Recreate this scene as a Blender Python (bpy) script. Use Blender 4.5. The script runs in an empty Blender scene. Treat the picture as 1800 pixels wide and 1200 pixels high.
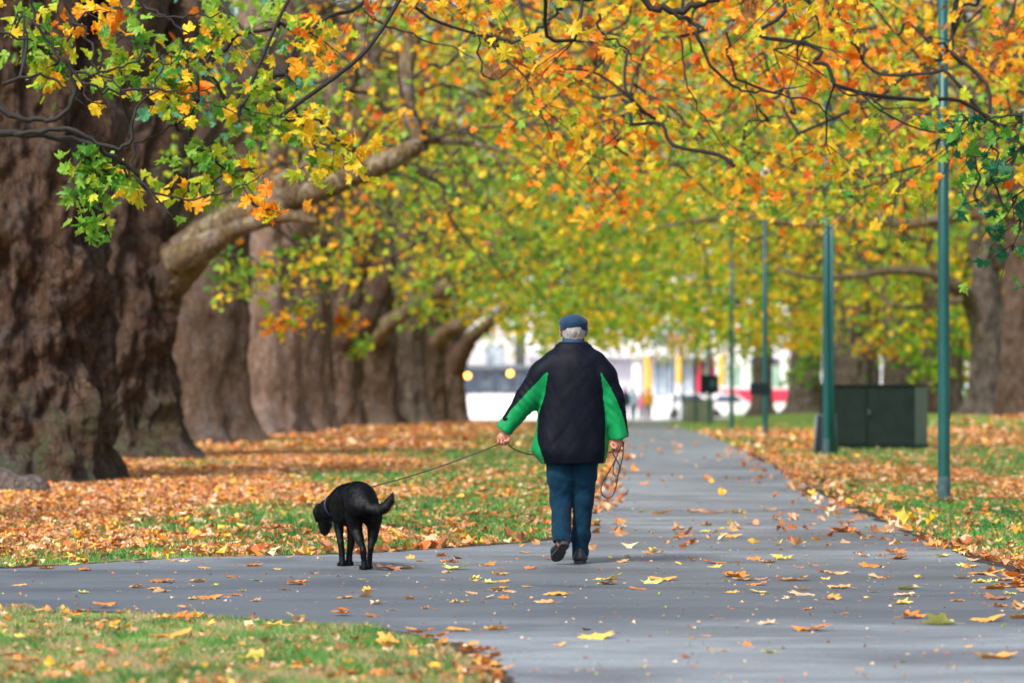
import bpy, math, random
import numpy as np
from mathutils import Vector
random.seed(4)
RNG = np.random.default_rng(11)
S = bpy.context.scene
COL = S.collection
F = 6000.0
CAMZ = 1.155

# ------------------------------------------------------------------ terrain
_ty = np.arange(-60, 1601, 1.0)
_kx = [-60, 0, 14, 24, 36, 55, 75, 95, 115, 154, 190, 240, 1600]
_kz = [-.06, -.05, -.045, 0, .105, .285, .375, .395, .355, .255, .1, .05, .05]
_tz = np.interp(_ty, _kx, _kz)
_k = np.ones(7) / 7
_tz = np.convolve(np.pad(_tz, 3, mode='edge'), _k, mode='valid')
def sstep(a, b, x):
    t = np.clip((np.asarray(x, float) - a) / (b - a), 0, 1)
    return t * t * (3 - 2 * t)
def zg(x, y):
    xr = np.asarray(x) - .028 * np.asarray(y)
    return np.interp(y, _ty, _tz) + .4 * sstep(4.5, 10, xr) * sstep(50, 95, y)
def wx(px, d):
    return (px - 900) / F * d
def P(px, py, d):
    return (wx(px, d), d, CAMZ + (705 - py) / F * d)
def gd(px, py):
    """distance at which the line of sight meets the ground"""
    lo = 5.0
    d = lo
    while d < 400:
        if CAMZ + (705 - py) / F * d - float(zg(wx(px, d), d)) < 0:
            return d
        d += .05
    return 400.0

# ------------------------------------------------------------------ noise
def _hash(i, j, k, s):
    n = (i * 374761393 + j * 668265263 + k * 2147483647 + s * 1274126177) & 0xFFFFFFFF
    n = ((n ^ (n >> 13)) * 1274126177) & 0xFFFFFFFF
    n = (n ^ (n >> 16)) & 0xFFFFFFFF
    return n.astype(np.float32) / 4294967295.0
def vnoise(x, y, z, s=0):
    x, y, z = np.broadcast_arrays(x, y, z)
    xi, yi, zi = np.floor(x), np.floor(y), np.floor(z)
    fx, fy, fz = x - xi, y - yi, z - zi
    fx, fy, fz = fx*fx*(3-2*fx), fy*fy*(3-2*fy), fz*fz*(3-2*fz)
    xi, yi, zi = xi.astype(np.int64), yi.astype(np.int64), zi.astype(np.int64)
    r = 0
    for a in (0, 1):
        for b in (0, 1):
            for c in (0, 1):
                w = (fx if a else 1-fx) * (fy if b else 1-fy) * (fz if c else 1-fz)
                r = r + w * _hash(xi+a, yi+b, zi+c, s)
    return r * 2 - 1
def fbm(x, y, z, s=0, o=3):
    r, a = 0, 1.0
    for i in range(o):
        r = r + a * vnoise(x * 2**i, y * 2**i, z * 2**i, s + i)
        a *= .5
    return r

# ------------------------------------------------------------------ mesh helpers
def mk(name, V, Fc, mat=None, parent=None, smooth=True, col=None, mats=None, midx=None):
    """V (n,3); Fc (m,k) int array or list of arrays of the same or different k"""
    V = np.asarray(V, np.float32).reshape(-1, 3)
    if isinstance(Fc, np.ndarray):
        Fc = [Fc]
    Fc = [np.asarray(f, np.int32) for f in Fc if len(f)]
    me = bpy.data.meshes.new(name)
    me.vertices.add(len(V))
    me.vertices.foreach_set('co', V.ravel())
    nl = sum(f.size for f in Fc)
    npoly = sum(len(f) for f in Fc)
    me.loops.add(nl)
    me.loops.foreach_set('vertex_index', np.concatenate([f.ravel() for f in Fc]))
    me.polygons.add(npoly)
    tot = np.concatenate([np.full(len(f), f.shape[1], np.int32) for f in Fc])
    st = np.concatenate([[0], np.cumsum(tot)[:-1]]).astype(np.int32)
    me.polygons.foreach_set('loop_start', st)
    me.polygons.foreach_set('loop_total', tot)
    me.polygons.foreach_set('use_smooth', np.full(npoly, smooth, bool))
    if midx is not None:
        me.polygons.foreach_set('material_index', np.asarray(midx, np.int32))
    me.update(calc_edges=True)
    me.validate()
    if col is not None:
        a = me.color_attributes.new('col', 'FLOAT_COLOR', 'POINT')
        c = np.ones((len(V), 4), np.float32)
        c[:, :3] = col
        a.data.foreach_set('color', c.ravel())
    for m in (mats or ([mat] if mat else [])):
        me.materials.append(m)
    ob = bpy.data.objects.new(name, me)
    COL.objects.link(ob)
    if parent:
        ob.parent = parent
    return ob
def empty(name, loc, rz=0, parent=None):
    o = bpy.data.objects.new(name, None)
    o.empty_display_size = .2
    COL.objects.link(o)
    o.location = loc
    o.rotation_euler = (0, 0, rz)
    if parent: o.parent = parent
    return o
def tag(o, label=None, cat=None, group=None, kind=None):
    if label: o['label'] = label
    if cat: o['category'] = cat
    if group: o['group'] = group
    if kind: o['kind'] = kind
    return o

class MB:
    """collects simple solids into one mesh"""
    def __init__(s): s.V, s.F3, s.F4, s.n = [], [], [], 0
    def add(s, V, F3=(), F4=()):
        V = np.asarray(V, float)
        s.V.append(V)
        if len(F3): s.F3.append(np.asarray(F3) + s.n)
        if len(F4): s.F4.append(np.asarray(F4) + s.n)
        s.n += len(V)
        return s
    def box(s, c, d, rz=0, bev=.0):
        dx, dy, dz = d[0]/2, d[1]/2, d[2]/2
        b = min(bev, dx*.49, dy*.49, dz*.49)
        if b <= 0:
            v = np.array([[i*dx, j*dy, k*dz] for k in (-1, 1) for (i, j) in ((-1,-1),(1,-1),(1,1),(-1,1))])
            f = [[0,3,2,1],[4,5,6,7],[0,1,5,4],[1,2,6,5],[2,3,7,6],[3,0,4,7]]
            t = []
        else:
            def ring(ix, iy, z):
                return [[-ix,-dy if iy==dy else -iy,z]]
            rings = []
            for z, q in ((-dz, b), (-dz+b, 0), (dz-b, 0), (dz, b)):
                x1, y1 = dx-q, dy-q
                c2 = b if q == 0 else b*.6
                rings.append([[-x1+c2,-y1,z],[x1-c2,-y1,z],[x1,-y1+c2,z],[x1,y1-c2,z],[x1-c2,y1,z],[-x1+c2,y1,z],[-x1,y1-c2,z],[-x1,-y1+c2,z]])
            v = np.array(rings).reshape(-1, 3)
            f = [[r*8+i, r*8+(i+1)%8, (r+1)*8+(i+1)%8, (r+1)*8+i] for r in range(3) for i in range(8)]
            t = [[0, i+1, i] for i in range(1, 7)] + [[24, 24+i, 25+i] for i in range(1, 7)]
        ca, sa = math.cos(rz), math.sin(rz)
        v = np.stack([v[:,0]*ca - v[:,1]*sa, v[:,0]*sa + v[:,1]*ca, v[:,2]], 1) + np.array(c)
        return s.add(v, t, f)
    def tube(s, pts, rad, n=8, cap=True, noise=0, sx=1.0):
        V, f4, f3 = tube_geo(pts, rad, n, cap, noise)
        return s.add(V, f3, f4)
    def cyl(s, c, r, h, n=16, r2=None):
        return s.tube([c, (c[0], c[1], c[2]+h)], [r, r if r2 is None else r2], n)
    def build(s, name, mat, parent=None, smooth=False, col=None):
        return mk(name, np.concatenate(s.V), [np.concatenate(a) for a in (s.F3, s.F4) if a], mat, parent, smooth, col)

def tube_geo(pts, rad, n=8, cap=True, noise=0, seed=0):
    pts = np.asarray(pts, float); m = len(pts)
    rad = np.broadcast_to(np.asarray(rad, float), (m,))
    T = np.gradient(pts, axis=0)
    T /= np.linalg.norm(T, axis=1, keepdims=True) + 1e-9
    up = np.array([0, 0, 1.0]) if abs(T[0][2]) < .9 else np.array([0, 1.0, 0])
    N = np.zeros_like(T)
    u = np.cross(T[0], up); u /= np.linalg.norm(u)
    for i in range(m):
        u = u - T[i] * np.dot(u, T[i]); u /= np.linalg.norm(u) + 1e-9
        N[i] = u
    B = np.cross(T, N)
    a = np.linspace(0, 2*np.pi, n, endpoint=False)
    V = pts[:,None] + rad[:,None,None] * (np.cos(a)[None,:,None]*N[:,None] + np.sin(a)[None,:,None]*B[:,None])
    if noise:
        q = V.reshape(-1, 3)
        c = np.repeat(pts, n, 0)
        k = 1 + noise * fbm(q[:,0]*3, q[:,1]*3, q[:,2]*3, 31 + seed)[:, None]
        V = (c + (q - c) * k).reshape(m, n, 3)
    V = V.reshape(-1, 3)
    i = np.arange(m-1)[:,None]*n; j = np.arange(n)[None,:]; j2 = (j+1) % n
    f4 = np.stack([i+j, i+j2, i+n+j2, i+n+j], -1).reshape(-1, 4)
    f3 = []
    if cap:
        V = np.concatenate([V, pts[:1], pts[-1:]])
        a0, a1 = m*n, m*n+1
        f3 = np.array([[a0, (q+1) % n, q] for q in range(n)] + [[a1, (m-1)*n+q, (m-1)*n+(q+1) % n] for q in range(n)])
    return V, f4, f3
def spline(pts, k=6):
    p = np.asarray(pts, float)
    p = np.vstack([2*p[0]-p[1], p, 2*p[-1]-p[-2]])
    out = []
    for i in range(1, len(p)-2):
        for t in np.linspace(0, 1, k, endpoint=False):
            out.append(.5*((2*p[i]) + (-p[i-1]+p[i+1])*t + (2*p[i-1]-5*p[i]+4*p[i+1]-p[i+2])*t*t + (-p[i-1]+3*p[i]-3*p[i+1]+p[i+2])*t**3))
    out.append(p[-2])
    return np.array(out)

# ------------------------------------------------------------------ signed distance sculpting
def smin(a, b, k):
    if k <= 0: return np.minimum(a, b)
    h = np.clip(.5 + .5*(b-a)/k, 0, 1)
    return b*(1-h) + a*h - k*h*(1-h)
class SDF:
    def __init__(s, lo, hi, h):
        s.lo, s.h = np.array(lo, float), h
        s.n = np.ceil((np.array(hi, float) - s.lo) / h).astype(int) + 1
        s.ax = [s.lo[i] + h*np.arange(s.n[i]) for i in range(3)]
        s.f = np.full(s.n, .2, np.float32)
    def _sl(s, lo, hi):
        a = np.clip(np.floor((np.array(lo) - s.lo)/s.h).astype(int), 0, s.n)
        b = np.clip(np.ceil((np.array(hi) - s.lo)/s.h).astype(int) + 1, 0, s.n)
        sl = tuple(slice(a[i], b[i]) for i in range(3))
        G = np.meshgrid(*[s.ax[i][sl[i]] for i in range(3)], indexing='ij')
        return sl, G
    def cap(s, a, b, ra, rb, k=.02, sc=(1, 1, 1), cut=False):
        a, b, sc = np.array(a, float), np.array(b, float), np.array(sc, float)
        m = max(ra, rb) * sc.max() + k + 4*s.h
        sl, (X, Y, Z) = s._sl(np.minimum(a, b) - m, np.maximum(a, b) + m)
        if 0 in X.shape: return
        d = b - a; L = (d*d).sum() + 1e-12
        t = np.clip(((X-a[0])*d[0] + (Y-a[1])*d[1] + (Z-a[2])*d[2]) / L, 0, 1)
        q = np.sqrt(((X-a[0]-t*d[0])/sc[0])**2 + ((Y-a[1]-t*d[1])/sc[1])**2 + ((Z-a[2]-t*d[2])/sc[2])**2) - (ra + (rb-ra)*t)
        if cut: s.f[sl] = -smin(-s.f[sl], q, k)
        else: s.f[sl] = smin(s.f[sl], q, k)
    def chain(s, pts, rad, k=.015, sc=(1, 1, 1)):
        for i in range(len(pts)-1):
            s.cap(pts[i], pts[i+1], rad[i], rad[i+1], k, sc)
    def loft(s, prof, k=.02):
        """prof rows: z, cx, cy, a, b"""
        p = np.array(prof, float); p = p[np.argsort(p[:,0])]
        lo = [(p[:,1]-p[:,3]).min()-.05, (p[:,2]-p[:,4]).min()-.05, p[0,0]-.02]
        hi = [(p[:,1]+p[:,3]).max()+.05, (p[:,2]+p[:,4]).max()+.05, p[-1,0]+.05]
        sl, (X, Y, Z) = s._sl(lo, hi)
        z = Z[0,0,:]
        g = [np.interp(z, p[:,0], p[:,i]) for i in range(1, 5)]
        g = [np.convolve(np.pad(v, 4, mode='edge'), np.ones(9)/9, mode='valid') for v in g]
        q = (np.sqrt(((X-g[0])/g[2])**2 + ((Y-g[1])/g[3])**2) - 1) * np.minimum(g[2], g[3])
        q = np.maximum(q, np.maximum(p[0,0]-Z, Z-p[-1,0]))
        s.f[sl] = smin(s.f[sl], q, k)
    def disp(s, fn):
        X, Y, Z = np.meshgrid(*s.ax, indexing='ij')
        m = np.abs(s.f) < .05
        s.f[m] += fn(X[m], Y[m], Z[m]).astype(np.float32)
    def plane_below(s, z):  # remove what lies below z
        Z = s.ax[2][None, None, :]
        s.f = np.maximum(s.f, z - Z)
    def mesh(s, smooth=2):
        f = s.f; n = s.n; ins = f < 0
        idx = -np.ones(n - 1, np.int64)
        acc = np.zeros(tuple(n-1) + (3,), np.float32); cnt = np.zeros(n-1, np.float32)
        nx, ny, nz = n - 1
        for ax in range(3):
            o1, o2 = [(1, 2), (0, 2), (0, 1)][ax]
            for da in (0, 1):
                for db in (0, 1):
                    st = [0, 0, 0]; st[o1] = da; st[o2] = db
                    A = tuple(slice(st[i], st[i] + n[i]-1) for i in range(3))
                    st2 = list(st); st2[ax] = 1
                    B = tuple(slice(st2[i], st2[i] + n[i]-1) for i in range(3))
                    fa, fb = f[A], f[B]
                    m = (fa < 0) != (fb < 0)
                    t = fa[m] / (fa[m] - fb[m])
                    off = np.zeros((m.sum(), 3), np.float32)
                    off[:, ax] = t; off[:, o1] = da; off[:, o2] = db
                    acc[m] += off; cnt[m] += 1
        act = cnt > 0
        ids = np.argwhere(act)
        idx[act] = np.arange(len(ids))
        V = s.lo + s.h * (ids + acc[act] / cnt[act][:, None])
        Q = []
        for ax in range(3):
            o1, o2 = [(1, 2), (2, 0), (0, 1)][ax]
            A = [slice(1, n[i]-1) for i in range(3)]; B = list(A)
            A[ax] = slice(0, n[ax]-1); B[ax] = slice(1, n[ax])
            fa, fb = ins[tuple(A)], ins[tuple(B)]
            for sgn, m in ((0, fa & ~fb), (1, ~fa & fb)):
                e = np.argwhere(m)
                if not len(e): continue
                st = np.ones(3, int); st[ax] = 0
                e = e + st
                def cell(d1, d2):
                    c = e.copy(); c[:, o1] += d1; c[:, o2] += d2
                    return idx[c[:,0], c[:,1], c[:,2]]
                q = np.stack([cell(-1,-1), cell(0,-1), cell(0,0), cell(-1,0)], 1)
                Q.append(q if sgn == 0 else q[:, ::-1])
        Q = np.concatenate(Q)
        Q = Q[(Q >= 0).all(1)]
        for _ in range(smooth):
            sm = np.zeros_like(V); c = np.zeros(len(V))
            for i in range(4):
                np.add.at(sm, Q[:, i], V[Q[:, (i+1) % 4]]); np.add.at(c, Q[:, i], 1)
                np.add.at(sm, Q[:, i], V[Q[:, (i+3) % 4]]); np.add.at(c, Q[:, i], 1)
            V = V*.5 + .5*sm/np.maximum(c, 1)[:, None]
        return V, Q

# ------------------------------------------------------------------ materials
def nmat(name):
    m = bpy.data.materials.new(name); m.use_nodes = True
    nt = m.node_tree
    return m, nt, nt.nodes['Principled BSDF']
def plain(name, c, rough=.6, metal=0, var=.12, scale=20, bump=0.0, bscale=60, spec=.5):
    m, nt, b = nmat(name)
    b.inputs['Roughness'].default_value = rough
    b.inputs['Metallic'].default_value = metal
    b.inputs['Specular IOR Level'].default_value = spec
    tc = nt.nodes.new('ShaderNodeTexCoord')
    n = nt.nodes.new('ShaderNodeTexNoise'); n.inputs['Scale'].default_value = scale; n.inputs['Detail'].default_value = 5
    nt.links.new(tc.outputs['Object'], n.inputs['Vector'])
    r = nt.nodes.new('ShaderNodeValToRGB')
    r.color_ramp.elements[0].position = .3; r.color_ramp.elements[1].position = .7
    r.color_ramp.elements[0].color = (*[max(0, v*(1-var)) for v in c], 1)
    r.color_ramp.elements[1].color = (*[v*(1+var) for v in c], 1)
    nt.links.new(n.outputs['Fac'], r.inputs['Fac'])
    nt.links.new(r.outputs['Color'], b.inputs['Base Color'])
    if bump:
        n2 = nt.nodes.new('ShaderNodeTexNoise'); n2.inputs['Scale'].default_value = bscale; n2.inputs['Detail'].default_value = 4
        nt.links.new(tc.outputs['Object'], n2.inputs['Vector'])
        bp = nt.nodes.new('ShaderNodeBump'); bp.inputs['Strength'].default_value = bump; bp.inputs['Distance'].default_value = .01
        nt.links.new(n2.outputs['Fac'], bp.inputs['Height'])
        nt.links.new(bp.outputs['Normal'], b.inputs['Normal'])
    return m
def ramp_nodes(nt, fac, stops):
    r = nt.nodes.new('ShaderNodeValToRGB'); cr = r.color_ramp
    while len(cr.elements) < len(stops): cr.elements.new(.5)
    for e, (p, c) in zip(cr.elements, stops):
        e.position = p; e.color = (*c, 1)
    nt.links.new(fac, r.inputs['Fac'])
    return r.outputs['Color']
def noise_node(nt, vec, scale, detail=5, rough=.55, dist=0):
    n = nt.nodes.new('ShaderNodeTexNoise')
    n.inputs['Scale'].default_value = scale; n.inputs['Detail'].default_value = detail
    n.inputs['Roughness'].default_value = rough; n.inputs['Distortion'].default_value = dist
    nt.links.new(vec, n.inputs['Vector'])
    return n.outputs['Fac']
def mapping(nt, vec, scale):
    m = nt.nodes.new('ShaderNodeMapping'); m.inputs['Scale'].default_value = scale
    nt.links.new(vec, m.inputs['Vector'])
    return m.outputs['Vector']
def mixc(nt, fac, a, b, mode='MIX'):
    m = nt.nodes.new('ShaderNodeMix'); m.data_type = 'RGBA'; m.blend_type = mode
    for s, v in ((m.inputs[0], fac), (m.inputs[6], a), (m.inputs[7], b)):
        if isinstance(v, (int, float)): s.default_value = v
        elif isinstance(v, tuple): s.default_value = (*v, 1)
        else: nt.links.new(v, s)
    return m.outputs[2]

def bark_mat(name, dark, mid, light, patch=None, moss=0.0, sc=1.0):
    m, nt, b = nmat(name)
    b.inputs['Roughness'].default_value = .85
    b.inputs['Specular IOR Level'].default_value = .25
    tc = nt.nodes.new('ShaderNodeTexCoord').outputs['Object']
    v1 = mapping(nt, tc, (5*sc, 5*sc, 1.1*sc))
    n1 = noise_node(nt, v1, 1.6, 8, .62, .6)
    c = ramp_nodes(nt, n1, [(.28, dark), (.5, mid), (.72, light)])
    n2 = noise_node(nt, tc, 1.1*sc, 3, .5)
    c = mixc(nt, ramp_nodes(nt, n2, [(.42, (0, 0, 0)), (.62, (.75, .75, .75))]), c, tuple(v*1.25 for v in mid))
    n7 = noise_node(nt, tc, 2.3*sc, 5, .6, .5)
    c = mixc(nt, ramp_nodes(nt, n7, [(.5, (0, 0, 0)), (.66, (.7, .7, .7))]), c, (mid[0]*1.5, mid[0]*1.3, mid[0]*1.25))
    n8 = noise_node(nt, mapping(nt, tc, (9, 9, 2.6)), 2.2, 6, .7, 1.0)
    c = mixc(nt, ramp_nodes(nt, n8, [(.34, (.85, .85, .85)), (.46, (0, 0, 0))]), c, dark)
    if patch:
        n3 = noise_node(nt, tc, 2.6*sc, 4, .6, .8)
        c = mixc(nt, ramp_nodes(nt, n3, [(.55, (0, 0, 0)), (.6, (.8, .8, .8))]), c, patch)
    wv = nt.nodes.new('ShaderNodeVectorMath'); wv.operation = 'MULTIPLY_ADD'
    nn = nt.nodes.new('ShaderNodeTexNoise'); nn.inputs['Scale'].default_value = 2.2; nn.inputs['Detail'].default_value = 4; nt.links.new(tc, nn.inputs['Vector'])
    nt.links.new(nn.outputs['Color'], wv.inputs[0]); wv.inputs[1].default_value = (.45, .45, .45); nt.links.new(tc, wv.inputs[2])
    vo = nt.nodes.new('ShaderNodeTexVoronoi'); vo.feature = 'DISTANCE_TO_EDGE'; vo.inputs['Scale'].default_value = 5.5*sc
    nt.links.new(mapping(nt, wv.outputs[0], (1.5, 1.5, .55)), vo.inputs['Vector'])
    crack = ramp_nodes(nt, vo.outputs['Distance'], [(0, (.5, .5, .5)), (.07, (0, 0, 0))])
    c = mixc(nt, crack, c, dark)
    if moss:
        sx = nt.nodes.new('ShaderNodeSeparateXYZ'); nt.links.new(tc, sx.inputs[0])
        mr = nt.nodes.new('ShaderNodeMapRange'); nt.links.new(sx.outputs['Z'], mr.inputs['Value'])
        mr.inputs['From Min'].default_value = 0; mr.inputs['From Max'].default_value = 1.3
        mr.inputs['To Min'].default_value = moss; mr.inputs['To Max'].default_value = 0
        n4 = noise_node(nt, tc, 3.2, 5, .6)
        k = mixc(nt, 1.0, ramp_nodes(nt, n4, [(.42, (0, 0, 0)), (.62, (1, 1, 1))]), mr.outputs[0], 'MULTIPLY')
        c = mixc(nt, k, c, (.055, .085, .04))
    nt.links.new(c, b.inputs['Base Color'])
    n5 = noise_node(nt, v1, 4.5, 8, .65, .4)
    bp = nt.nodes.new('ShaderNodeBump'); bp.inputs['Strength'].default_value = 1.0; bp.inputs['Distance'].default_value = .09
    nt.links.new(n5, bp.inputs['Height'])
    bp2 = nt.nodes.new('ShaderNodeBump'); bp2.inputs['Strength'].default_value = .8; bp2.inputs['Distance'].default_value = .05; bp2.invert = True
    nt.links.new(crack, bp2.inputs['Height']); nt.links.new(bp.outputs['Normal'], bp2.inputs['Normal']); nt.links.new(bp2.outputs['Normal'], b.inputs['Normal'])
    return m

def leaf_mat(name, trans=.45, rough=.45):
    m, nt, b = nmat(name)
    at = nt.nodes.new('ShaderNodeAttribute'); at.attribute_name = 'col'
    b.inputs['Roughness'].default_value = rough
    b.inputs['Specular IOR Level'].default_value = .35
    nt.links.new(at.outputs['Color'], b.inputs['Base Color'])
    tr = nt.nodes.new('ShaderNodeBsdfTranslucent')
    nt.links.new(at.outputs['Color'], tr.inputs['Color'])
    mx = nt.nodes.new('ShaderNodeMixShader'); mx.inputs[0].default_value = trans
    nt.links.new(b.outputs[0], mx.inputs[1]); nt.links.new(tr.outputs[0], mx.inputs[2])
    out = nt.nodes['Material Output']
    nt.links.new(mx.outputs[0], out.inputs['Surface'])
    return m

M_LEAF = leaf_mat('autumn_leaf', .5)
M_LITTER = leaf_mat('dry_leaf', .2, .6)
M_GRASSBLADE = leaf_mat('grass_blade', .35, .5)
M_BARK = bark_mat('plane_bark', (.035, .022, .015), (.105, .068, .046), (.21, .15, .11))
M_BARKD = bark_mat('old_gnarled_bark', (.010, .006, .0035), (.062, .035, .021), (.17, .11, .075), moss=.8)
M_BARKP = bark_mat('pinkish_bark', (.075, .048, .036), (.20, .135, .10), (.31, .23, .18))
M_BARKG = bark_mat('grey_bark', (.045, .036, .03), (.12, .095, .08), (.27, .23, .20))
M_LIMB = bark_mat('limb_bark', (.05, .032, .015), (.16, .11, .052), (.34, .28, .17), patch=(.34, .30, .21), sc=1.4)
M_TWIG = plain('twig', (.007, .005, .004), .8, scale=8)
M_TWIGB = plain('branch_bark', (.045, .032, .022), .85, var=.3, scale=6)

# ground
def ground_mat():
    m, nt, b = nmat('lawn')
    b.inputs['Roughness'].default_value = .9
    b.inputs['Specular IOR Level'].default_value = .2
    g = nt.nodes.new('ShaderNodeNewGeometry').outputs['Position']
    n1 = noise_node(nt, g, 1.1, 6, .6)
    n2 = noise_node(nt, g, 22, 6, .7)
    base = ramp_nodes(nt, n2, [(.3, (.05, .12, .02)), (.5, (.14, .26, .04)), (.7, (.28, .34, .08))])
    soil = ramp_nodes(nt, n2, [(.3, (.06, .045, .03)), (.7, (.17, .13, .08))])
    c = mixc(nt, ramp_nodes(nt, n1, [(.5, (0, 0, 0)), (.68, (.7, .7, .7))]), base, soil)
    at = nt.nodes.new('ShaderNodeAttribute'); at.attribute_name = 'col'
    n3 = noise_node(nt, g, 9, 6, .7)
    lf = ramp_nodes(nt, n3, [(.3, (.22, .09, .03)), (.45, (.42, .19, .06)), (.6, (.55, .30, .11)), (.75, (.6, .42, .14))])
    sep = nt.nodes.new('ShaderNodeSeparateColor'); nt.links.new(at.outputs['Color'], sep.inputs[0])
    n4 = noise_node(nt, g, 3.5, 6, .75)
    add = nt.nodes.new('ShaderNodeMath'); add.operation = 'ADD'
    nt.links.new(sep.outputs[0], add.inputs[0]); nt.links.new(n4, add.inputs[1])
    fac = ramp_nodes(nt, add.outputs[0], [(.78, (0, 0, 0)), (.98, (1, 1, 1))])
    c = mixc(nt, fac, c, lf)
    nt.links.new(c, b.inputs['Base Color'])
    bp = nt.nodes.new('ShaderNodeBump'); bp.inputs['Strength'].default_value = .6; bp.inputs['Distance'].default_value = .03
    nt.links.new(n2, bp.inputs['Height']); nt.links.new(bp.outputs['Normal'], b.inputs['Normal'])
    return m
def asphalt_mat():
    m, nt, b = nmat('asphalt')
    g = nt.nodes.new('ShaderNodeNewGeometry').outputs['Position']
    n1 = noise_node(nt, g, 120, 4, .8)
    n2 = noise_node(nt, mapping(nt, g, (.45, 1.1, 1)), 1.0, 5, .6, .4)
    n3 = noise_node(nt, g, 12, 6, .65)
    c = ramp_nodes(nt, n1, [(.3, (.09, .11, .122)), (.5, (.175, .205, .222)), (.66, (.42, .44, .45))])
    c = mixc(nt, ramp_nodes(nt, n2, [(.36, (.75, .75, .75)), (.6, (0, 0, 0))]), c, (.06, .066, .08))
    c = mixc(nt, ramp_nodes(nt, n3, [(.56, (0, 0, 0)), (.75, (.45, .45, .45))]), c, (.17, .165, .16))
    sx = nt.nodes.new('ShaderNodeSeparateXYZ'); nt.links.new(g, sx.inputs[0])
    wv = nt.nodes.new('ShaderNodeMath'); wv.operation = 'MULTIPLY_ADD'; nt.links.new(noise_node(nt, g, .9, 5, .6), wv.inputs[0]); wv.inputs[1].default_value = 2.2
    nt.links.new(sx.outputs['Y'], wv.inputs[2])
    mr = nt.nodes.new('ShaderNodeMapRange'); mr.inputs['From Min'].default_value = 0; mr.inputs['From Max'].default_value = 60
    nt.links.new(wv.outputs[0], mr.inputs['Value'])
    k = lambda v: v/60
    dark_bands = ramp_nodes(nt, mr.outputs[0], [(k(18.3), (0, 0, 0)), (k(19.6), (.8, .8, .8)), (k(24.0), (.7, .7, .7)), (k(26.5), (.2, .2, .2)), (k(28.5), (.6, .6, .6)), (k(31.), (0, 0, 0))])  # darker bands across the path, set by distance
    c = mixc(nt, dark_bands, c, (.050, .060, .070))
    st = ramp_nodes(nt, noise_node(nt, mapping(nt, g, (.5, 5.5, 1)), 1.0, 5, .65, .3), [(.34, (.35, .35, .35)), (.44, (0, 0, 0))])
    c = mixc(nt, st, c, (.045, .055, .068))
    nt.links.new(c, b.inputs['Base Color'])
    r = ramp_nodes(nt, n2, [(.35, (.42, .42, .42)), (.6, (.62, .62, .62))])
    nt.links.new(r, b.inputs['Roughness'])
    b.inputs['Specular IOR Level'].default_value = .5
    bp = nt.nodes.new('ShaderNodeBump'); bp.inputs['Strength'].default_value = .35; bp.inputs['Distance'].default_value = .006
    nt.links.new(n1, bp.inputs['Height']); nt.links.new(bp.outputs['Normal'], b.inputs['Normal'])
    return m
M_GROUND, M_ASPH = ground_mat(), asphalt_mat()

# ------------------------------------------------------------------ path outline (x limits per distance)
def edge_pts(lst):
    a = []
    for px, py in lst:
        d = gd(px, py); a.append((d, wx(px, d)))
    return sorted(a)
_R = edge_pts([(1800, 1002), (1700, 977), (1600, 938), (1500, 893), (1400, 842), (1290, 783), (1215, 757), (1165, 742)])
# right edge nearer than the frame's side
_R = [(10.0, 2.6), (14.0, 2.9), (18.5, 3.2)] + _R
_Lup = edge_pts([(0, 1000), (300, 981), (600, 975), (800, 963), (960, 951), (1003, 940), (1040, 880), (1070, 820), (1088, 785), (1103, 752), (1110, 742)])
_Llo = edge_pts([(0, 1071), (250, 1077), (400, 1086), (560, 1098), (700, 1112), (800, 1135), (868, 1165), (890, 1200)])
dR, xR = zip(*_R)
def path_right(y): return np.interp(y, dR, xR)
_ll = [(10.0, .05), (13.6, .0)] + _Llo            # from near to far, x falls to the left
dLl, xLl = zip(*_ll)
_lu = sorted(_Lup)
dLu, xLu = zip(*_lu)
D_LO, D_HI = dLl[-1], dLu[0]
def path_left(y):
    y = np.asarray(y, float)
    lo = np.interp(y, dLl, xLl); hi = np.interp(y, dLu, xLu)
    r = np.where(y < D_LO, lo, np.where(y > D_HI, hi, -14.0))
    k1 = np.clip((y - D_LO)/.35, 0, 1); k2 = np.clip((D_HI - y)/.35, 0, 1)
    mid = (y >= D_LO) & (y <= D_HI)
    return np.where(mid, xLl[-1] + (-14 - xLl[-1])*np.minimum(k1, k2), r)
PATH_END = 178.0
def on_path(x, y, m=0.0):
    wob = .06*fbm(x*2.2, y*2.2, 0, 5)
    return (x > path_left(y) + m + wob) & (x < path_right(y) - m + wob) & (y < PATH_END)
def litter_cover(x, y):
    """0..1 how much leaf litter covers the lawn"""
    xr = x - .028*y
    n = fbm(x*.45, y*.16, 0, 41) * .5 + .28*fbm(x*1.9, y*.75, 5, 43)
    left = x < path_left(y)
    dl = path_left(y) - x
    L = np.where(y < 20.5, .10 + .08*n,
        (.64 + .9*n) - .75*np.exp(-np.maximum(dl, 0)/.6)*(y < 60) - .58*sstep(25, 34, y)*sstep(4.6, 1.6, dl) - .25*sstep(60, 90, y)*sstep(6.5, 2.5, dl))
    L = L - .25*sstep(28, 24.5, y)*(y > 20.5)
    dr = x - path_right(y)
    Rr = .27 + 1.0*n - .5*np.exp(-np.maximum(dr - .15, 0)/.5)*(dr > .15) + .15*sstep(1, 3, dr) - .75*sstep(84, 94, y)
    c = np.where(left, L, Rr)
    return np.clip(np.where((y > 21) & (y < 90), np.maximum(c, .17 + .1*n), c), 0, 1)

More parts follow.
